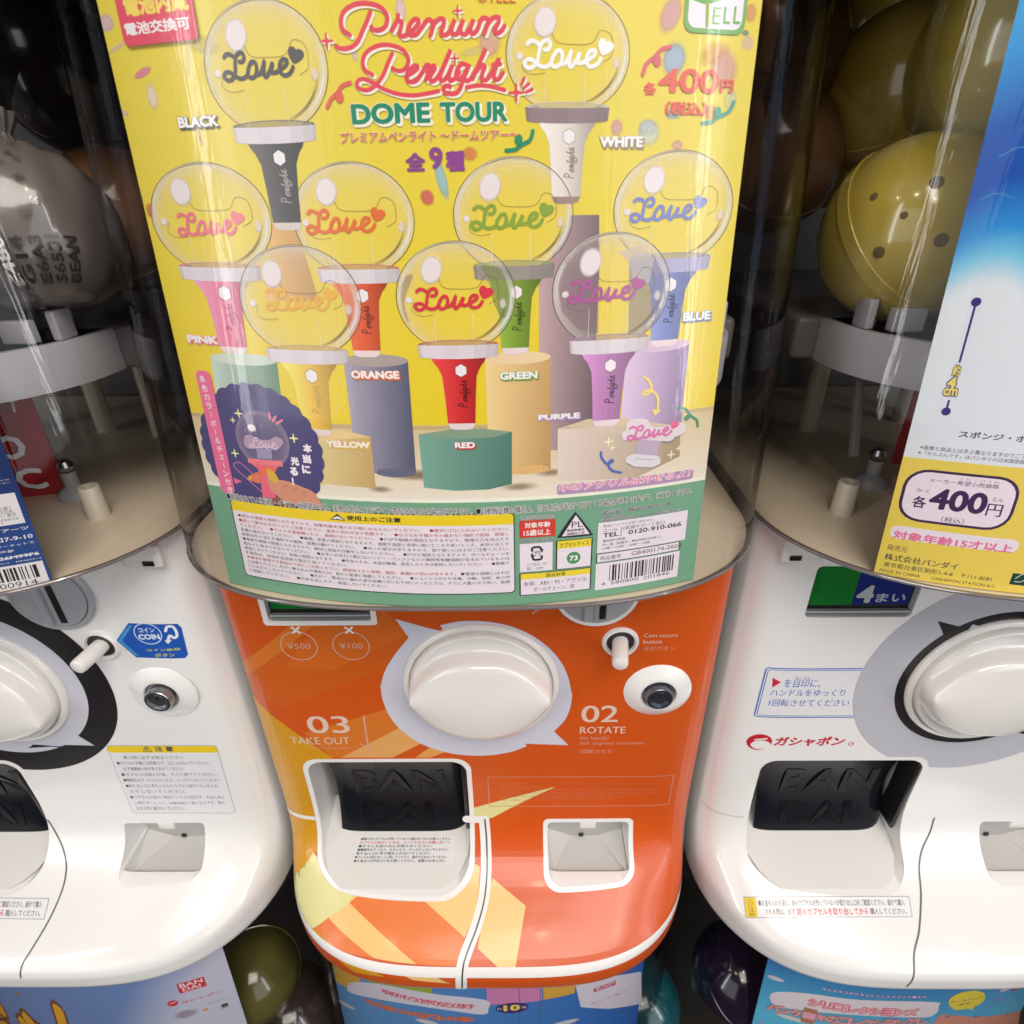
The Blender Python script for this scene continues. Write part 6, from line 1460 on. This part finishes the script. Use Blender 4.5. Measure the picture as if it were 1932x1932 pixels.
CM = {'yellow': capsule_material('yellow_capsule_plastic', (.50, .37, .06), (.58, .46, .14)), 'amber': capsule_material('amber_capsule_plastic', (.62, .40, .06), (.70, .50, .13)),
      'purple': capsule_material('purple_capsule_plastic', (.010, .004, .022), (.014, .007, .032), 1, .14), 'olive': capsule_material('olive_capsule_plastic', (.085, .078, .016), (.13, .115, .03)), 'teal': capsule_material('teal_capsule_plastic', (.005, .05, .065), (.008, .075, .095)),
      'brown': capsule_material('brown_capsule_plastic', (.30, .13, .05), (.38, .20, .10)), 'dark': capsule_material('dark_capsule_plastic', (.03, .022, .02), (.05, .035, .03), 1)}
M_VENT = mat('vent_shadow_brown', (.13, .085, .03), .6)
def capsule(p, t, r, kind, label, group, tilt=(.3, .2, 0), holes=()):
    c = CAM+t*ray(*p); root = thing('capsule', label, 'capsule', tuple(c), group)
    bm = sphere_bm(r); m4 = Matrix.Rotation(tilt[0], 4, 'X')@Matrix.Rotation(tilt[1], 4, 'Y'); bm.transform(m4); from_bm('shell', bm, CM[kind], root)
    bm = bmesh.new(); pr_ = [(r*1.0, -.0030), (r*1.018, -.0028), (r*1.018, .0028), (r*1.0, .0030)]; bm_lathe(bm, pr_, (0, 0, 0), (0, 0, 1), 64); bm.transform(m4); from_bm('seam_band', bm, CM[kind], root)
    for hp, hr in holes:
        d = ray(*hp); o = CAM-c; A = d@d; B = o@d; Cc = o@o-r*r; D = B*B-A*Cc
        if D <= 0: continue
        q = o+(-B-math.sqrt(D))/A*d; nrm = q/np.linalg.norm(q); bm = bmesh.new(); bm_lathe(bm, [(0, .0002), (hr, .0002), (hr*1.25, .0001), (hr*1.3, -.0004)], tuple(nrm*(r+.0001)), tuple(nrm), 20); from_bm('vent_hole', bm, M_VENT, root)
    return root
GU = 'capsules in the right case'
capsule((1722, 438), .262, .0385, 'yellow', 'large yellow capsule with small round vent holes, lowest in the right case', GU, (.9, .3, 0), [(c3(1440, 1028), .0020), (c3(1465, 1355), .0020), (c3(1112, 1425), .0018), (c3(1085, 1110), .0012), (c3(1255, 1215), .0011)])
capsule(c3(1230, 520), .305, .0385, 'amber', 'amber capsule resting behind the large yellow one in the right case', GU, (.5, -.7, 0))
capsule(c3(1840, 330), .255, .0385, 'yellow', 'yellow capsule at the upper edge of the blue and yellow sale card', GU, (1.2, .2, 0))
capsule(c3(900, 760), .345, .0385, 'amber', 'dim amber capsule deep at the left inside the right case', GU, (.3, .8, 0))
capsule(c3(1020, 190), .350, .0385, 'amber', 'dark amber capsule at the top back of the right case', GU, (1.0, .4, 0))
capsule(c3(1500, 60), .340, .0385, 'amber', 'amber capsule half hidden above the others in the right case', GU, (.2, -.4, 0))
GM = 'capsules in the middle case'
capsule(c3(500, 330), .315, .0385, 'brown', 'brown orange capsule seen past the right edge of the yellow sale card', GM)
capsule(c3(500, 900), .330, .0385, 'brown', 'brown capsule low down past the right edge of the yellow sale card', GM, (.9, .1, 0))
capsule(c1(700, 1250), .34, .0385, 'brown', 'brown red capsule seen past the left edge of the yellow sale card', GM, (.9, .1, 0))
GL_ = 'capsules in the left case'
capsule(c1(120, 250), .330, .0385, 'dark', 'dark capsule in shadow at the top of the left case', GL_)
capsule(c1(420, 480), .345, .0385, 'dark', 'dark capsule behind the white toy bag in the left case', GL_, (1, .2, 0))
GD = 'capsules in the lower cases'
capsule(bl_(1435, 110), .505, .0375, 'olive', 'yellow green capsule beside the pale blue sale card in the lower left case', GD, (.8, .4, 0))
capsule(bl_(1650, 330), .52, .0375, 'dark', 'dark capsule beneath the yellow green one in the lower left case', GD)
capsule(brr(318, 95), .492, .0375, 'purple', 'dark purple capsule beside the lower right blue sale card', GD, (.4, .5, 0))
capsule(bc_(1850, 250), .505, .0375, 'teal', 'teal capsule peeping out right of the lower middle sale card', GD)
# white printed toy bag in the left case
def toy_bag():
    c = CAM+.262*ray(62, 440); root = thing('toy_bag', 'off-white toy bag with blurred black lettering in the left case', 'toy bag', tuple(c))
    bm = bmesh.new(); prof = [(0, -.036), (.020, -.035), (.032, -.028), (.0385, -.016), (.040, 0), (.038, .012), (.033, .022), (.027, .029), (.020, .034), (.012, .037), (.006, .0385), (.004, .043), (.007, .048), (.0085, .052), (.007, .0525)]
    prof = [(r*.9, z*.92) for r, z in prof]
    bm_lathe(bm, prof, (0, 0, 0), (0, 0, 1), 72)
    r2 = random.Random(4)
    for v in bm.verts:
        a = math.atan2(v.co.y, v.co.x); f = 1+.035*math.sin(7*a+v.co.z*90)+.02*math.sin(13*a-v.co.z*140)+(.10*math.sin(9*a) if v.co.z > .03 else 0); v.co.x *= f; v.co.y *= f
    R_ = Matrix.Rotation(math.radians(-14), 4, 'X')@Matrix.Rotation(math.radians(-8), 4, 'Y'); bm.transform(R_)
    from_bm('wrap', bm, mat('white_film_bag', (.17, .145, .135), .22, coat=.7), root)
    s = Poster(0); inv4 = R_
    def surf(u, v, off):
        a = -math.pi/2+u/.036; r = np.interp(v, [p[1] for p in prof[:10]], [p[0] for p in prof[:10]])*1.045+off+.0006
        P = np.stack([r*np.cos(a), r*np.sin(a), v, np.ones_like(u)], -1); return (P@np.array(R_).T)[:, :3]
    s.surf = surf; s.ustep = .004; s.vstep = .006
    INK = (.035, .025, .028)
    for i, t in enumerate(('E480', 'G14', 'E6A3', 'S6531', 'BEAN')):
        x = .0085+.0060*i; s.text(t, (x, -.027, x+.0044, -.010), INK if i != 0 else (.6, .55, .52), 3, rot=90, bold=.03)
    s.rect(.0077, -.0285, .0137, -.0085, INK, 1, r=.0015)
    for i in range(26):
        u, v = r2.uniform(-.035, .03), r2.uniform(-.004, .024); s.blob((u, v), r2.uniform(.0008, .003), r2.uniform(.0006, .0016), (.10, .06, .06), 1, a=.6, soft=.6)
    s.build('printed_lettering', M_INK, root)
toy_bag()
def red_bag(p, t, w, h, label, letters=None):
    c = CAM+t*ray(*p); root = thing('toy_bag', label, 'toy bag', tuple(c), 'red toy bags')
    bm = bmesh.new(); rows = []
    for i in range(15):
        z = h*(i/14-.5); rows.append([Vector((x, -.006*math.cos(x/w*math.pi)*(math.sin(math.pi*i/14))+.0012*math.sin(60*z+200*x), z)) for x in np.linspace(-w/2, w/2, 21)])
    bm_loft(bm, rows, False, False, False); bk = [[Vector((v.x, .006*math.cos(v.x/w*math.pi)*math.sin(math.pi*i/14)+.0005, v.z)) for v in r] for i, r in enumerate(rows)]; bm_loft(bm, bk, False, False, False)
    from_bm('film', bm, M_RED, root)
    s = Poster(0); s.surf = lambda u, v, off: np.stack([u, -.0085*np.cos(u/w*math.pi)*np.sin(math.pi*(v/h+.5))-off-.0018, v], -1); s.ustep = s.vstep = .004
    if letters:
        for t_, b in letters: s.text(t_, b, (.75, .72, .72), 1, bold=.03)
        s.build('printed_letters', M_INK, root)
    return root
red_bag((18, 850), .335, .05, .075, 'bright red toy bag with white letter behind the navy sale card', [('O', (.002, -.002, .016, .012)), ('T', (.014, .024, .019, .031)), ('C', (.004, -.022, .018, -.008))])
red_bag((1762, 860), .365, .05, .09, 'dark red toy bag behind the blue and yellow sale card')
